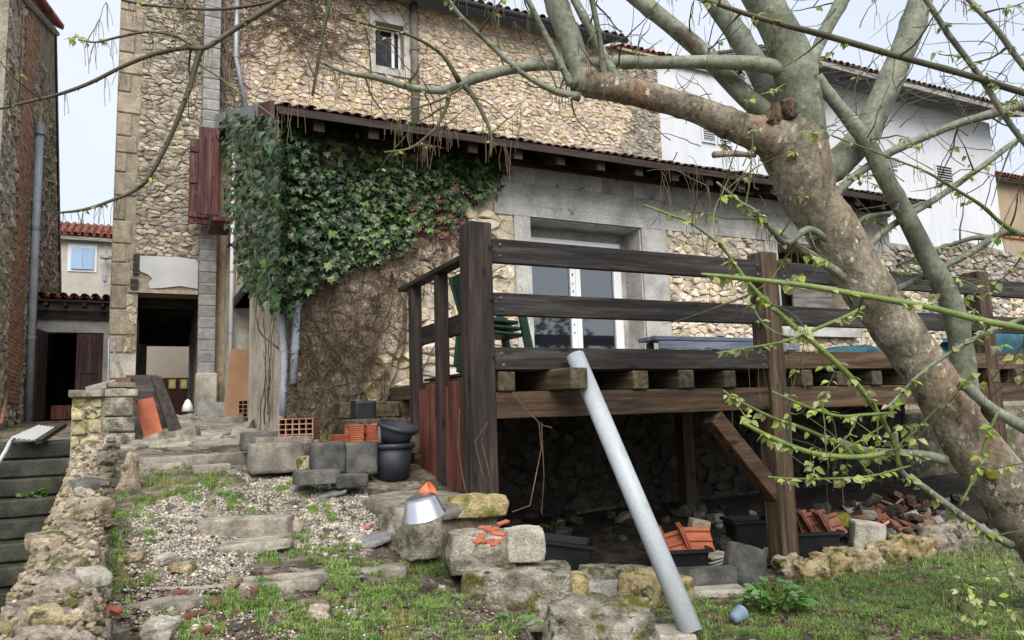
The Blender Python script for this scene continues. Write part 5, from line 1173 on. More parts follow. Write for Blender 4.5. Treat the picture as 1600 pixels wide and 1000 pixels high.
# ============================================================ leaves helper
def scatter(parent, name, stuffname, variants, xf, mats, nparts, rank=None):
    """variants: [(verts Nx3, faces)], xf: list of (pos, 3x3 array incl. scale, variant, mat index); the nparts largest in the frame become single parts"""
    off = np.array(worldloc(parent)); sc_ = []
    for k, (p, R_, v, mi) in enumerate(xf):
        u, vv, d = px(p); s = np.linalg.norm(R_[:,0])/d if d > .3 and 0 < u < 1600 and 0 < vv < 1000 else -1
        sc_.append(s*(rank(k) if rank else 1))
    order = np.argsort(-np.array(sc_)); cache = {}; rest = {}
    for n, k in enumerate(order):
        p, R_, v, mi = xf[k]
        if n < nparts and sc_[k] > 0:
            if (v,mi) not in cache:
                me = bpy.data.meshes.new(name); me.from_pydata([tuple(q) for q in variants[v][0]], [], variants[v][1]); me.materials.append(mats[mi]); cache[v,mi] = me
            o = link(name, cache[v,mi], parent); m4 = Matrix(R_.tolist()).to_4x4(); m4.translation = Vector(np.array(p)-off); o.matrix_local = m4
        else: rest.setdefault(mi, []).append(k)
    for mi, ks in rest.items():
        VS = []; FS = []; b = 0
        for k in ks:
            p, R_, v, _ = xf[k]; q = variants[v][0]@R_.T+np.array(p)-off; VS.append(q); FS += [tuple(i+b for i in f) for f in variants[v][1]]; b += len(q)
        me = bpy.data.meshes.new(stuffname); me.from_pydata(np.concatenate(VS).tolist(), [], FS); me.materials.append(mats[mi]); link(stuffname, me, parent, kind='stuff')
def basis(nrm, up, s, rng=None):
    n = np.array(nrm, float); n /= np.linalg.norm(n); y = np.array(up, float); y -= n*(y@n); y /= np.linalg.norm(y)+1e-9
    return np.stack([np.cross(y, n), y, n], 1)*s
IVY = []
for k in range(4):
    a = .12*(k-1.5)
    P2 = [(0,-.05,0),(.22,-.18,-.03),(.5,-.02+a*.2,-.06),(.30,.14,0),(.40,.42,-.07),(.17,.40,.0),(0,.78,-.1),(-.17,.40,0),(-.42,.40,-.07),(-.30,.12,0),(-.5,-.04-a*.2,-.06),(-.22,-.2,-.03)]
    c_ = (0,.15,.06)
    IVY.append((np.array(P2+[c_]), [(i,(i+1)%12,12) for i in range(12)]))
rng = np.random.default_rng(77)
ivy = thing('ivy', 'thick dark green ivy hanging over the house corner under the eave', 'ivy', (1.3,WY-.2,1.3))
xf = []
big = [(345,190),(380,176),(430,186),(470,200),(520,208),(560,215),(600,225),(640,232),(700,240),(785,246),(788,272),(765,300),(735,318),(715,340),(690,352),(650,366),(630,396),(600,402),(560,415),(520,428),(492,440),(470,462),(455,488),(425,482),(398,462),(372,430),(366,380),(356,340),(350,280)]
def ivy_point(u, v, o):
    p = at(u, v, y=WY-o)
    if p[0] < HX0-.02-o*.3: p = at(u, v, x=HX0-o)
    return p
def density(u, v):
    if u < 640: return 1.0
    return .8 if v < 330-(u-640)*.1 else .55
tries = 0
while len(xf) < 5400 and tries < 40000:
    tries += 1
    u = rng.uniform(335,800); v = rng.uniform(170,495)
    if not inpoly(u+rng.normal(0,5), v+rng.normal(0,5), big) or rng.random() > density(u,v): continue
    if 500 < u < 640 and v < 262 and rng.random() < .75: continue            # deep shade gap below the eave
    if 690 < u < 740 and 300 < v < 330 and rng.random() < .6: continue
    lump = .09+.10*mn.noise(Vector((u/60,v/60,1)))+.06*mn.noise(Vector((u/20,v/20,4)))
    o = max(.03, lump + (.22 if u < 520 else .10) * rng.random()**1.5 + (.10 if u < 480 else 0))
    p = ivy_point(u, v, o)
    side = p[0] < HX0
    n0 = np.array((-1,-.25,.35)) if side else np.array((-.1,-1,.45))
    n0 = n0/np.linalg.norm(n0)+rng.normal(0,.42,3); up = np.array((0,0,-1))+rng.normal(0,.45,3)
    s = rng.uniform(.06,.13)
    mi = 1 if rng.random() < (.08+.25*(u > 560)) and o > .1 else (2 if (u > 640 and v > 290 and rng.random() < .22) else 0)
    xf.append((p, basis(n0, up, s), int(rng.integers(4)), mi))
xf = [q for q in xf if not (q[0][2] > roofz(q[0][1])-.02 and q[0][1] > EYV)]
scatter(ivy, 'leaf', 'ivy_leaves', IVY, xf, [m_ivy,m_ivylight,m_deadleaf], 300)
# russet dead leaves hanging below
xf = []
for _ in range(230):
    u = rng.normal(700,28); v = rng.normal(352,28)
    if v > 420 or u > 735 or v < 300: continue
    p = ivy_point(u, v, .04+.06*rng.random()); xf.append((p, basis(np.array((-.1,-1,.2))+rng.normal(0,.5,3), np.array((0,0,-1))+rng.normal(0,.4,3), rng.uniform(.05,.09)), int(rng.integers(4)), 0))
scatter(ivy, 'dead_leaf', 'dead_leaves', IVY, xf, [m_deadleaf], 40)
# bare stems tangled over the wall below the ivy
def wander(p2, v2, n, step, wob, plane, rng, r0, o0, mb, down=.0):
    pts = []; x, z = p2; a = v2
    for i in range(n):
        pts.append(plane(x, z, o0+.02*math.sin(i*1.3+x*9)+.012*rng.random())); a += rng.normal(0,wob); a += down*math.sin(-math.pi/2-a)
        x += math.cos(a)*step; z += math.sin(a)*step
    mb.tube(pts, list(np.linspace(r0, r0*.35, n)), 4, False)
mb = MB(); dense = [(440,470),(500,420),(620,395),(705,372),(672,400),(628,470),(600,530),(565,600),(525,640),(470,680),(440,660),(450,560)]
k = 0
while k < 820:
    u = rng.uniform(430,735); v = rng.uniform(360,690)
    if not inpoly(u, v, dense): continue
    p = at(u, v, y=WY); k += 1
    wander((p[0],p[2]), rng.uniform(-math.pi,math.pi) if k%3 else -math.pi/2+rng.normal(0,.4), int(rng.integers(7,16)), .045, .42, lambda x,z,o: (max(x,HX0+.01*random.random()), WY-o, max(z, gz(x,WY-.2)+.02)), rng, rng.uniform(.0025,.006), rng.uniform(.05,.15), mb, .06)
for k in range(14):
    p = at(rng.uniform(470,660), 690, y=WY); wander((p[0],p[2]), math.pi/2+rng.normal(0,.15), 34, .06, .16, lambda x,z,o: (x, WY-o, z), rng, rng.uniform(.012,.022), .07, mb)
mb.build('bare_stems', m_dead, ivy, kind='stuff')
mb = MB()
for k in range(6):
    y = rng.uniform(8.05,9.4); wander((y, 1.3+rng.random()*.3), math.pi/2+rng.normal(0,.3), int(rng.integers(12,40)), .06, .18, lambda a,z,o: (HX0-.03-o*.3, max(a, WY+.01), z), rng, rng.uniform(.004,.012), .05, mb)
mb.build('bare_stems', m_dead, ivy, kind='stuff')
cr = thing('creeper', 'bare dead creeper stems spread over the upper wall left of the small window', 'creeper', (3,MY,8))
mb = MB()
for k in range(170):
    u = rng.normal(490,70); v = rng.uniform(-20,95)-abs(u-500)*.1
    if u < 350 or u > 570 or (u > 540 and v > 20): continue
    p = at(u, v, y=MY); wander((p[0],p[2]), rng.uniform(-math.pi,math.pi), int(rng.integers(8,18)), .11, .35, lambda x,z,o: (x, MY-.03-o, z), rng, rng.uniform(.008,.016), .03, mb, .02)
for k in range(45):
    p = at(rng.uniform(342,366), rng.uniform(60,190), y=MY); wander((p[0],p[2]), math.pi/2+rng.normal(0,.2), 20, .12, .2, lambda x,z,o: (x, MY-.05-o, z), rng, rng.uniform(.008,.016), .04, mb)
mb.build('bare_stems', m_dead, cr, kind='stuff')

# ============================================================ THE TREE
TD = 5.0
troot = at(1790,1060,d=TD)
tree = thing('tree', 'big leaning tree with patchy brown trunk and grey-green limbs sprouting spring leaves', 'tree', (troot[0],troot[1],0))
def smooth(pl, k=5):                 # Catmull-Rom
    pl = [np.array(p, float) for p in pl]; P = [2*pl[0]-pl[1]]+pl+[2*pl[-1]-pl[-2]]; out = []
    for i in range(1, len(P)-2):
        for j in range(k):
            t = j/k; out.append(.5*((2*P[i])+(-P[i-1]+P[i+1])*t+(2*P[i-1]-5*P[i]+4*P[i+1]-P[i+2])*t*t+(-P[i-1]+3*P[i]-3*P[i+1]+P[i+2])*t**3))
    out.append(P[-2]); return out
BR = []
def limb(name, pl, mat, d0, d1, n=10, bumps=.05, k=5, collect=True):
    """pl: (u,v,width px); d0..d1 distance along the limb"""
    S = smooth(pl, k); L_ = [0]
    for i in range(1,len(S)): L_.append(L_[-1]+np.linalg.norm(S[i][:2]-S[i-1][:2]))
    pts = []; rad = []
    for s, l in zip(S, L_):
        d = d0+(d1-d0)*l/L_[-1]; p = at(s[0], s[1], d=d); pts.append(p); r = max(1.2,s[2])*d/FPX/2*((.9 if name == 'trunk' else 1)*(1.09 if name in ('limb','branch') and s[2] > 7 and len(pts)%9 == 6 else 1)*(1+.35*math.exp(-l/28) if name == 'branch' and s[2] > 6 else 1)); rad.append(r*(1+bumps*mn.noise(Vector(p)*6)))
    mb = MB(); mb.tube(pts, rad, n)
    o = mb.build(name, mat, tree, smooth=True)
    if collect: BR.append((pts, rad, name))
    return pts, rad
tp, tr_ = limb('trunk', [(1790,1060,140),(1715,945,122),(1652,862,110),(1585,780,102),(1534,716,95),(1500,668,85),(1464,605,82),(1405,520,82),(1355,450,82),(1308,370,84),(1268,315,92),(1252,268,102),(1244,225,102),(1244,190,90),(1248,150,72),(1246,118,64),(1246,100,50)], m_bark, TD, TD, 26, .09, 10, False)
# swellings at the fork and cut knots
limb('limb', [(1240,250,84),(1215,218,76),(1170,205,54),(1125,187,46),(1090,172,43),(1045,158,41),(1000,147,41),(955,136,43),(925,130,46),(903,124,42)], m_bark, TD, 4.7, 16, .08)
limb('limb', [(912,135,44),(902,100,38),(890,60,37),(868,0,36),(850,-70,34)], m_limb, 4.72, 4.8, 14)
limb('limb', [(1262,270,60),(1256,220,68),(1252,170,66),(1240,100,62),(1217,45,56),(1190,0,52),(1155,-70,54)], m_limb, TD, 4.8, 18)
limb('limb', [(1265,290,40),(1300,262,46),(1330,235,44),(1356,200,42),(1380,150,40),(1400,105,39),(1420,56,38),(1438,0,36),(1460,-70,34)], m_limb, TD+.05, 5.4, 14)
limb('limb', [(1230,200,34),(1184,168,31),(1140,126,29),(1100,84,28),(1044,36,26),(996,-2,25),(930,-60,24)], m_limb, TD, 5.0, 12)
limb('limb', [(1222,185,40),(1205,150,38),(1180,100,36),(1150,50,34),(1115,0,33),(1080,-60,31)], m_limb, TD+.12, 5.5, 12)
limb('limb', [(1252,140,26),(1272,88,18),(1292,44,20),(1316,0,21),(1340,-60,20)], m_limb, TD+.15, 5.6, 10)
limb('limb', [(1506,660,46),(1508,620,40),(1504,560,36),(1494,500,34),(1478,455,33),(1448,400,30),(1412,330,28),(1380,272,26),(1356,224,24),(1328,188,22),(1296,148,18),(1278,118,14)], m_limb, TD+.15, 4.9, 12)
limb('limb', [(1262,140,26),(1240,118,25),(1190,101,24),(1100,97,21),(1020,98,20),(956,97,20),(900,102,18),(840,102,17),(780,112,16),(728,128,15),(690,141,13),(640,136,11),(590,122,9),(540,113,7),(500,96,5)], m_limb, TD-.1, 4.6, 10)
B = lambda pl, d0, d1, mat=m_limb, nm='branch': limb(nm, pl, mat, d0, d1, 7, .03, 4)
B([(968,130,14),(962,120,15),(945,90,14),(928,56,14),(896,-4,13),(870,-60,12)], 4.7,4.9)
B([(948,128,10),(944,118,9),(937,60,9),(925,0,9),(915,-50,8)], 4.68,4.6)
B([(893,132,11),(880,108,10),(855,60,10),(825,0,9),(800,-50,9)], 4.7,4.6)
B([(905,152,12),(880,146,10),(860,140,9),(812,112,8),(760,64,8),(715,20,7),(690,-20,6)], 4.68,4.3)
B([(1302,312,10),(1320,290,11),(1340,272,12),(1388,240,13),(1440,216,13),(1500,192,13),(1560,175,14),(1610,158,14),(1700,120,14)], 5.0,5.0)
B([(1345,396,12),(1388,356,10),(1460,312,10),(1540,256,9),(1588,220,9),(1660,180,8)], 5.0,5.4)
B([(1000,-26,5),(1060,-10,6),(1108,2,7),(1180,26,8),(1292,56,10),(1404,88,10),(1500,114,10),(1600,145,11),(1700,175,11)], 4.1,4.4, m_twigdk)
B([(1430,-30,8),(1448,0,8),(1484,56,9),(1532,120,9),(1580,196,9),(1640,270,9)], 4.3,4.4)
B([(1490,-40,8),(1515,0,8),(1556,44,9),(1600,104,9),(1660,170,9)], 4.2,4.2)
B([(1096,428,4),(1140,433,7),(1250,445,9),(1350,462,10),(1450,480,10),(1530,500,11),(1600,514,11),(1700,540,12)], 4.0,4.2, m_shoot)
B([(1005,320,3),(1045,335,4),(1082,350,4),(1130,388,5),(1158,428,7),(1190,464,8),(1238,508,9),(1282,544,9),(1330,590,9),(1366,636,8),(1396,690,7),(1404,730,6)], 4.1,4.5, m_shoot)
B([(1120,552,3),(1160,545,4),(1220,535,5),(1260,520,6),(1320,495,6),(1350,480,6)], 4.3,4.7, m_shoot)
B([(1130,610,3),(1150,624,4),(1206,652,5),(1262,672,6),(1334,704,6),(1390,720,5)], 4.2,4.5, m_shoot)
B([(1160,660,5),(1206,684,7),(1270,708,8),(1340,714,8),(1392,706,8)], 4.1,4.4, m_shoot)
B([(1207,612,3),(1260,635,4),(1310,650,5),(1350,648,5),(1400,645,5)], 4.2,4.4, m_shoot)
B([(1312,690,9),(1350,704,11),(1398,707,11),(1438,710,13),(1476,719,18)], 4.5,4.85, m_limb)
B([(1398,676,7),(1408,735,8),(1442,760,10),(1490,796,11),(1530,824,12),(1580,852,14)], 4.5,4.8, m_limb)
B([(1200,745,3),(1240,748,3),(1300,748,4),(1360,744,4),(1422,728,4)], 4.2,4.4, m_shoot)
B([(1380,640,4),(1397,627,5),(1439,583,6),(1495,545,7),(1548,517,8),(1600,498,8),(1680,470,8)], 4.3,4.2, m_limb)
B([(1500,600,14),(1516,608,15),(1547,636,16),(1600,668,18),(1690,720,20)], 4.75,4.6, m_limb)
B([(1392,456,8),(1420,443,8),(1450,430,9),(1478,415,9),(1512,398,10),(1555,370,11),(1586,363,12),(1640,374,13)], 5.2,5.0)
B([(1333,356,8),(1345,345,7),(1358,338,7),(1404,331,7),(1440,318,6)], 5.0,5.3)
B([(1550,372,9),(1520,372,7),(1480,385,6),(1440,398,5),(1400,416,4)], 5.1,5.3)
B([(1586,363,7),(1560,345,6),(1535,322,6),(1500,300,5),(1450,270,4),(1400,250,3),(1300,212,3)], 5.0,4.6, m_shoot)
B([(1290,372,9),(1262,358,10),(1230,380,10),(1205,358,9),(1180,330,6),(1160,318,4)], 4.9,4.5)
B([(1330,440,14),(1300,420,13),(1262,395,12),(1232,375,10),(1190,345,7),(1150,310,5),(1120,285,4)], 4.95,4.6)
B([(1115,242,8),(1145,240,9),(1180,243,7)], 4.8,4.95, m_bark)
B([(1560,640,5),(1540,690,5),(1530,730,4),(1500,790,4)], 4.4,4.4, m_shoot)
# long left-hand shoots
B([(560,-60,11),(500,-30,10),(440,0,9),(400,25,9),(360,50,8),(320,75,8),(290,75,7),(240,85,7),(190,105,6),(140,130,6),(90,148,5),(40,160,5),(-10,172,4),(-60,178,4)], 4.5,4.0, m_twigdk)
B([(314,76,8),(305,105,8),(295,140,8),(270,205,7),(240,265,7),(215,295,6),(170,315,5),(130,328,5),(88,333,3)], 4.3,4.1, m_twigdk)
B([(312,76,4),(290,65,4),(270,55,4),(230,50,4),(185,58,4),(150,66,3),(122,62,3)], 4.3,4.0, m_twigdk)
B([(520,-40,6),(430,0,5),(350,14,5),(280,12,4),(230,8,4),(190,0,4)], 4.5,4.2, m_twigdk)
B([(524,-40,6),(516,0,7),(505,50,6),(495,110,5),(488,150,4)], 4.4,4.4, m_twig)
for pl in ([(725,133,8),(740,152,7),(758,185,6),(768,215,5),(766,245,4)],[(702,142,6),(698,165,6),(684,195,5),(668,212,4),(640,232,4),(600,238,3)],[(718,128,7),(690,85,6),(640,55,5),(580,40,4),(540,28,4)],[(728,132,5),(700,150,4),(660,166,3),(620,170,2)]): B(pl, 4.6,4.5, m_twig)
# procedural twigs
rt = np.random.default_rng(101)
tw = [q for q in BR if q[2] == 'branch']
ntw = 0
nodes = []
for pts, rad, nm in list(BR):
    if nm == 'limb' and rad[len(rad)//2] > .075: continue
    for i in range(2, len(pts)-1):
        p = pts[i]; u, v, d = px(p)
        if not (-80 < u < 1680 and -80 < v < 980): continue
        t = pts[i+1]-pts[i-1]; t = t/np.linalg.norm(t)
        if rad[i] < .028: nodes.append((p, t, 1.0))
        pr = .16 if u > 480 else .12
        if rt.random() < pr and ntw < 150:
            s = rt.normal(0,1,3); s -= t*(s@t); s /= np.linalg.norm(s); dirv = t*.5*rt.choice((-1,1))*.6+s*.8+np.array((0,0,.10 if v < 600 else -.05)); dirv /= np.linalg.norm(dirv)
            n = int(rt.integers(5,11)); step = rt.uniform(.04,.075); q = np.array(p); tp_ = [q]
            for j in range(n): dirv = dirv+rt.normal(0,.13,3)+np.array((0,0,.02)); dirv /= np.linalg.norm(dirv); q = q+dirv*step; tp_.append(q); 
            mb = MB(); r0 = min(.007, rad[i]*.6); mb.tube(tp_, list(np.linspace(r0,.0018,n+1)), 5, False); mb.build('twig', m_twig if rt.random() < .6 else m_shoot, tree, smooth=True); ntw += 1
            for j in (n//3, n//2, 3*n//4, n): nodes.append((tp_[j], dirv, .8 if u < 1050 else 1.3))
LEAF = []
for k in range(4):
    w_ = .26+.03*k; f = .10+.04*(k%2); cz = -.12*(k%3)
    LEAF.append((np.array([(0,0,0),(w_,.35,f),(w_*.85,.62,f*.7+cz*.4),(0,1.0,cz),(-w_*.85,.62,f*.7+cz*.4),(-w_,.35,f),(0,.4,.0),(0,.7,cz*.3)]), [(0,1,6),(1,2,7,6),(2,3,7),(3,4,7),(4,5,6,7),(5,0,6)]))
xf = []
def cluster(p, t, k, s, rt):
    for _ in range(k):
        o = rt.normal(0,1,3); o[2] = -abs(o[2])*.6-.15; o /= np.linalg.norm(o); nrm = np.array((0,0,1))+rt.normal(0,.5,3)+.5*np.array((-.4,-1,0)); nrm -= o*(nrm@o)
        xf.append((np.array(p)+o*.008, basis(nrm, o, s*rt.uniform(.4,1.35)), int(rt.integers(4)), 0 if rt.random() < .75 else 1))
for p, t, wgt in nodes:
    u, v, d = px(p)
    right = u > 1050; low = v > 380
    pr = (.50 if (right and low) else .36 if right else .28)*min(1,wgt)
    if rt.random() < pr: cluster(p, t, int(rt.integers(3,7)) if right else int(rt.integers(2,6)), (.055 if (right and low) else .045 if right else .03), rt)
for u, v, k in ((1275,208,9),(1255,205,4),(1200,20,6),(1170,18,4),(115,58,7),(1130,430,6),(1248,430,7),(1240,450,5),(1460,460,6),(1560,540,4)): cluster(at(u,v,d=4.35), None, k, .07, rt)
for k in range(26):       # shoots at the lower right close to the lens
    u = rt.uniform(1500,1600); v = rt.uniform(880,985); cluster(at(u,v,d=3.5), None, int(rt.integers(2,4)), .035, rt)
q = [at(u,v,d=3.5) for u,v in ((1640,880),(1580,885),(1530,900),(1500,905),(1470,900))]; mb = MB(); mb.tube(q,.004,5,False); mb.build('twig', m_twig, tree)
q = [at(u,v,d=3.5) for u,v in ((1640,960),(1580,950),(1530,935),(1510,930))]; mb = MB(); mb.tube(q,.004,5,False); mb.build('twig', m_twig, tree)
scatter(tree, 'leaf', 'young_leaves', LEAF, xf, [m_leaf,m_leaf2], 300)
# hanging catkins and seed strings, and drooping fine twigs
mb = MB()
def strand(p, L_, r, rt, mb):
    q = np.array(p); pts = [q]; d_ = np.array((rt.normal(0,.35),rt.normal(0,.35),-.5)); n = 6
    for j in range(n): d_ = d_*.72+np.array((rt.normal(0,.07),rt.normal(0,.07),-.35)); q = q+d_/np.linalg.norm(d_)*L_/n; pts.append(q)
    mb.tube(pts, r, 3, False)
for p, t, wgt in nodes:
    u, v, d = px(p)
    if v < 420 and rt.random() < (.5 if u < 1250 else .3):
        for _ in range(int(rt.integers(1,5))): strand(p, rt.uniform(.04,.18), .0016, rt, mb)
    elif v >= 420 and rt.random() < .12: strand(p, rt.uniform(.08,.3), .0014, rt, mb)
for u0, v0, n in ((690,190,8),(775,220,8),(1050,262,6),(1085,268,5),(430,165,6),(460,168,5),(1240,560,7),(1180,560,5)):
    for _ in range(n): strand(at(u0+rt.normal(0,12),v0+rt.normal(0,6),d=4.5), rt.uniform(.1,.28), .0018, rt, mb)
mb.build('catkins', m_catkin, tree, kind='stuff')
# fine bare twigs behind the crown against the sky
mb = MB()
for k in range(190):
    u = rt.uniform(930,1600); v = rt.uniform(-10,330) if k%2 else rt.uniform(100,520); 
    if u < 1040 and v > 150: continue
    if v > 330 and u < 1380: continue
    q = at(u,v,d=rt.uniform(4.6,6)); pts = [q]; d_ = rt.normal(0,1,3); d_[2] = abs(d_[2])*.6+.2; d_ /= np.linalg.norm(d_)
    for j in range(int(rt.integers(6,14))): d_ = d_+rt.normal(0,.2,3); d_ /= np.linalg.norm(d_); q = q+d_*.06; pts.append(q)
    mb.tube(pts, list(np.linspace(.004,.0014,len(pts))), 4, False)
mb.build('fine_twigs', m_twig, tree, kind='stuff')
o = stone('knot', '', '', tuple(at(1212,182,d=TD-.14)), (.10,.08,.15), (0,25,0), 610, 12, .45, .2, m_knot, parent=tree)
o = stone('knot', '', '', tuple(at(1232,170,d=TD-.17)), (.07,.07,.12), (10,-15,0), 611, 10, .4, .2, m_knot, parent=tree)
# moss cushion on the trunk
pm = at(1550,742,d=TD-.2); o = stone('moss_cushion', '', '', tuple(pm), (.09,.05,.06), (0,0,0), 600, 8, .5, .12, m_moss, parent=tree)

# dangling dry stems under the deck
for k, pl in enumerate(([(800,612),(822,640),(842,660),(846,700),(838,740),(828,790),(800,800)],[(846,660),(848,700),(850,745),(846,802)],[(846,664),(862,668)])):
    q = [at(u,v,y=FY-.06) for u,v in pl]; mb = MB(); mb.tube(q, .0045, 5, False); o = mb.mesh('dry_vine', (0,0,0)); o.materials.append(m_dead); tag(link('dry_vine', o), ('long dry vine hanging from the deck edge beside the corner post','second dry vine strand hanging under the deck bearer','short side shoot of the hanging dry vine')[k], 'vine')
q = [at(u,v,y=FY-.02) for u,v in ((718,640),(716,700),(722,740),(728,770))]; mb = MB(); mb.tube(q,.004,5,False); o = mb.mesh('dry_vine'); o.materials.append(m_dead); tag(link('dry_vine', o), 'thin dry stem climbing the stained boards by the corner post', 'vine')
q = [at(u,v,y=FY-.06) for u,v in ((770,770),(760,720),(752,690),(762,660),(742,690),(752,735),(768,772))]; mb = MB(); mb.tube(q,.005,5,False); o = mb.mesh('dry_vine'); o.materials.append(m_dead); tag(link('dry_vine', o), 'brown forked stem against the foot of the corner post', 'vine')
# ============================================================ GRASS, GRAVEL, PLANTS
def patchpts(ells, rng, cl=.70):
    out = []
    for (u,v,ru,rv,n) in ells:
        for _ in range(n):
            a = rng.uniform(0,2*math.pi); r = math.sqrt(rng.random())*(1+.25*math.sin(3*a+u)); uu, vv = u+ru*r*math.cos(a), v+rv*r*math.sin(a)
            if -100 < uu < 1700 and vv < 1040 and mn.noise(Vector((uu/16,vv/7,n*.01)))+.5*mn.noise(Vector((uu/50,vv/22,3))) > cl-.5: out.append((uu,vv))
    return out
def groundpts(L_):
    A = np.array(L_); D = CF[None]+((A[:,0]-800)/FPX)[:,None]*CR[None]-((A[:,1]-500)/FPX)[:,None]*CU[None]
    hit = np.full(len(A), np.nan); t = 1.2
    while t < 16:
        P = EYE+t*D; g = ground(P[:,0],P[:,1]); m = np.isnan(hit)&(P[:,2] < g); hit[m] = t; t += .015
    ok = ~np.isnan(hit); P = EYE+hit[ok][:,None]*D[ok]; P[:,2] = ground(P[:,0],P[:,1]); return P
rg = np.random.default_rng(55)
def blades(P, h, name, lab, mat, rng, wd=.003, spread=1.1, per=5):
    P = np.repeat(P, per, 0); n = len(P); P[:,:2] += rng.normal(0,.010,(n,2)); a = rng.uniform(0,2*np.pi,n); H = h*rng.uniform(.4,1.3,n); lean = rng.uniform(.15,spread,n)
    dx, dy = -np.sin(a)*wd, np.cos(a)*wd; lx, ly = np.cos(a)*lean*H, np.sin(a)*lean*H
    V_ = np.zeros((n,5,3)); V_[:,0] = P+np.stack([-dx,-dy,-.005*np.ones(n)],1); V_[:,1] = P+np.stack([dx,dy,-.005*np.ones(n)],1)
    V_[:,2] = P+np.stack([dx*.8+lx*.35,dy*.8+ly*.35,H*.6],1); V_[:,3] = P+np.stack([-dx*.8+lx*.35,-dy*.8+ly*.35,H*.6],1); V_[:,4] = P+np.stack([lx,ly,H*.85],1)
    i = np.arange(n)*5; F4 = np.stack([i,i+1,i+2,i+3],1).tolist(); F3 = np.stack([i+3,i+2,i+4],1).tolist()
    me = bpy.data.meshes.new(name); me.from_pydata(V_.reshape(-1,3).tolist(), [], F4+F3); me.materials.append(mat); tag(link(name, me), lab, 'grass', kind='stuff')
E1 = [(300,755,70,26,2600),(345,770,50,26,1700),(260,750,40,28,1000),(190,800,45,45,1500),(170,890,35,60,1600),(160,960,40,50,1200),(395,935,55,22,1700),(430,955,50,22,1200),(350,945,50,18,800),(600,905,80,32,3000),(650,935,70,30,2200),(560,950,80,40,3000),(640,985,110,32,3500),(480,985,90,28,2200),(540,920,45,22,900),(520,870,55,18,1300),(495,800,22,7,300),(525,810,16,7,200),(465,765,35,10,500),(500,778,25,8,300),(260,975,45,24,700),(245,840,25,12,300),(300,990,60,16,500),(480,845,25,12,300),(700,955,35,26,700),(770,990,50,18,600),(690,905,30,22,500),(440,870,40,14,400),(370,800,30,8,200),(240,905,28,10,250)]
blades(groundpts(patchpts(E1, rg)), .030, 'grass', 'short bright green grass tufts on the stony path', m_grass, rg)
E2 = [(1150,960,130,50,4200),(1300,960,160,55,6000),(1450,930,150,60,6000),(1570,940,120,80,4000),(1350,925,90,22,1800),(1050,945,60,22,900),(1500,890,80,22,1300),(1210,935,60,30,1200),(960,985,40,20,300)]
P = groundpts(patchpts(E2, rg, .55)); P = P[P[:,2] < .35]
blades(P, .036, 'grass', 'green lawn grass in front of the deck on the right', m_grass, rg)
Pn = np.stack([rg.uniform(-6,14,9000), rg.uniform(-7,2.2,9000)],1); Pn = Pn[Pn[:,0] > .3]; Pn = np.column_stack([Pn, ground(Pn[:,0],Pn[:,1])])
Pm = np.stack([rg.uniform(5,14,5000), rg.uniform(2,5.0,5000)],1); Pm = np.column_stack([Pm, ground(Pm[:,0],Pm[:,1])])
blades(np.concatenate([Pn,Pm]), .06, 'grass', 'rough garden grass around the tree', m_grass, rg, .004, .9, 2)
# gravel
E3 = [(320,790,80,30,1500),(280,820,70,35,1500),(330,860,110,30,1700),(450,780,80,35,1900),(540,800,55,40,1800),(430,745,70,14,800),(520,850,60,25,900),(300,900,120,25,500),(560,840,40,20,500),(480,820,60,30,900),(380,980,180,30,450),(640,970,200,40,300),(240,860,50,40,500),(250,945,90,50,400),(440,760,60,14,500),(600,790,20,18,200)]
E3 = [(u,v,ru,rv,int(n*3.6)) for u,v,ru,rv,n in E3]; P = groundpts(patchpts(E3, rg, .25)); n = len(P)
OV = np.array([(1,0,0),(0,1,0),(-1,0,0),(0,-1,0),(0,0,1),(0,0,-1)],float); OV = np.concatenate([OV[:4]*.9+np.array((.2,.15,.2)), OV[4:]])
OF = [(0,1,4),(1,2,4),(2,3,4),(3,0,4),(1,0,5),(2,1,5),(3,2,5),(0,3,5)]
s = rg.lognormal(-5.05,.45,n); a = rg.uniform(0,6.28,n); VV = np.zeros((n,6,3)); ca, sa = np.cos(a), np.sin(a); asp = rg.uniform(.6,1.1,n)
for k in range(6):
    x, y, z = OV[k]; x = x*1.0; VV[:,k,0] = P[:,0]+s*(ca*x-sa*y*asp); VV[:,k,1] = P[:,1]+s*(sa*x+ca*y*asp); VV[:,k,2] = P[:,2]+s*.25+s*z*.55
VV += rg.normal(0,.0018,VV.shape)
F_ = (np.array(OF)[None]+(np.arange(n)*6)[:,None,None]).reshape(-1,3)
me = bpy.data.meshes.new('gravel'); me.from_pydata(VV.reshape(-1,3).tolist(), [], F_.tolist()); me.polygons.foreach_set('use_smooth',[True]*len(me.polygons)); me.materials.append(m_gravel); tag(link('gravel', me), 'loose pale limestone gravel scattered over the path', 'gravel', kind='stuff')
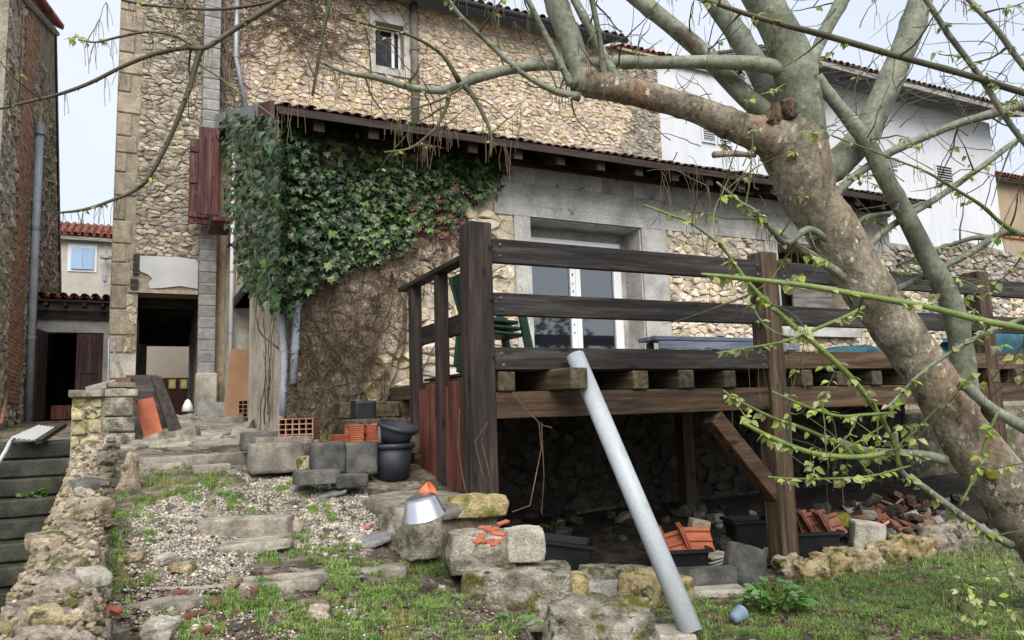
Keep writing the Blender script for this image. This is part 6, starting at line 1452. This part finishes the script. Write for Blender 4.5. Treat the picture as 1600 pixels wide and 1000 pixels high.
# leaf litter flakes
E4 = [(400,900,260,110,1500),(640,960,180,50,700),(1330,945,280,60,4200),(200,930,60,70,400)]
P = groundpts(patchpts(E4, rg, .3)); P = P[P[:,2] < 1.4]; n = len(P); a = rg.uniform(0,6.28,n); s = rg.uniform(.006,.02,n); tl = rg.normal(0,.3,(n,2)); VV = np.zeros((n,4,3))
for k,(x,y) in enumerate(((-1,-.5),(1,-.5),(1,.5),(-1,.5))):
    VV[:,k,0] = P[:,0]+s*(x*np.cos(a)-y*np.sin(a)); VV[:,k,1] = P[:,1]+s*(x*np.sin(a)+y*np.cos(a)); VV[:,k,2] = P[:,2]+.008+s*(x*tl[:,0]+y*tl[:,1])
me = bpy.data.meshes.new('leaf_litter'); me.from_pydata(VV.reshape(-1,3).tolist(), [], (np.arange(n)[:,None]*4+np.arange(4)[None]).tolist()); me.materials.append(m_litter); tag(link('leaf_litter', me), 'brown dead leaf flakes on the soil and lawn', 'leaf litter', kind='stuff')
# twigs and litter on the lawn
mb = MB()
for k in range(260):
    p = atg(rg.uniform(1080,1600), rg.uniform(900,1000)) if k < 200 else atg(rg.uniform(600,760), rg.uniform(880,1000))
    a = rg.uniform(0,6.28); L_ = rg.uniform(.05,.22); q = p+np.array([math.cos(a)*L_,math.sin(a)*L_,.012]); mb.tube([p+np.array([0,0,.012]), (p+q)/2+np.array([0,0,.02]), q], .003, 4, False)
o = mb.mesh('twig_litter'); o.materials.append(m_dead); tag(link('twig_litter', o), 'dry twigs littering the lawn under the tree', 'twigs', kind='stuff')
# leafy plants
def herb(lab, u, v, R_, H_, n, s, nparts, cat='plant', name='leafy_plant'):
    c = atg(u, v); t = thing(name, lab, cat, tuple(c)); xf = []; mb = MB()
    for k in range(n):
        a = rg.uniform(0,6.28); r = R_*math.sqrt(rg.random()); h = H_*(1-(r/R_)**2*.6)*rg.uniform(.45,1); p = c+np.array([r*math.cos(a), r*math.sin(a), h])
        o = np.array([math.cos(a),math.sin(a),rg.uniform(-.2,.7)]); nr = np.array((0,0,1))+rg.normal(0,.35,3); nr -= o*(nr@o)/(o@o)
        xf.append((p, basis(nr, o, s*rg.uniform(.6,1.2)), int(rg.integers(4)), 0)); mb.tube([c+np.array([r*.3*math.cos(a),r*.3*math.sin(a),0]), c*.4+p*.6, p], .003, 4, False)
    mb.build('stems', m_shoot, t); scatter(t, 'leaf', 'plant_leaves', LEAF, xf, [m_herb], nparts)
herb('bright green leafy plant growing in the grass before the middle deck post', 1215, 955, .21, .22, 190, .085, 120)
herb('small green weed growing from the head of the stairs by the pier', 125, 655, .12, .16, 30, .10, 20, 'weed', 'weed')
herb('small green weed on the stair side of the retaining wall', 52, 795, .1, .12, 26, .08, 20, 'weed', 'weed')
herb('dark green weed in the shade beside the black crate', 862, 838, .12, .16, 30, .08, 20, 'weed', 'weed')
herb('small weed at the foot of the large mossy block', 800, 985, .12, .08, 24, .06, 20, 'weed', 'weed')

# garden trees behind the viewer, seen only mirrored in the window panes
for k, (x, y, h) in enumerate(((13,-11,5.6),(16.5,-12,6.6),(20,-11.5,5.2),(23.5,-12.5,6.2))):
    t = thing('garden_tree', 'bushy garden tree standing across the garden opposite the deck', 'tree', (x,y,0), 'trees across the garden')
    mb = MB(); mb.tube([(x,y,-.3),(x+.1,y,1.2),(x,y+.1,h*.7)], [.16,.12,.05], 8); mb.build('trunk', m_bark, t, smooth=True); xf = []
    for _ in range(900):
        q = rt.normal(0,1,3); q /= np.linalg.norm(q); r = rt.random()**.4; p = np.array([x,y,h*.56])+q*r*np.array([1.9,1.6,h*.42])
        xf.append((p, basis(q+rt.normal(0,.6,3), rt.normal(0,1,3), rt.uniform(.2,.4)), int(rt.integers(4)), 0))
    scatter(t, 'leaf', 'crown', LEAF, xf, [m_ivy], 0)
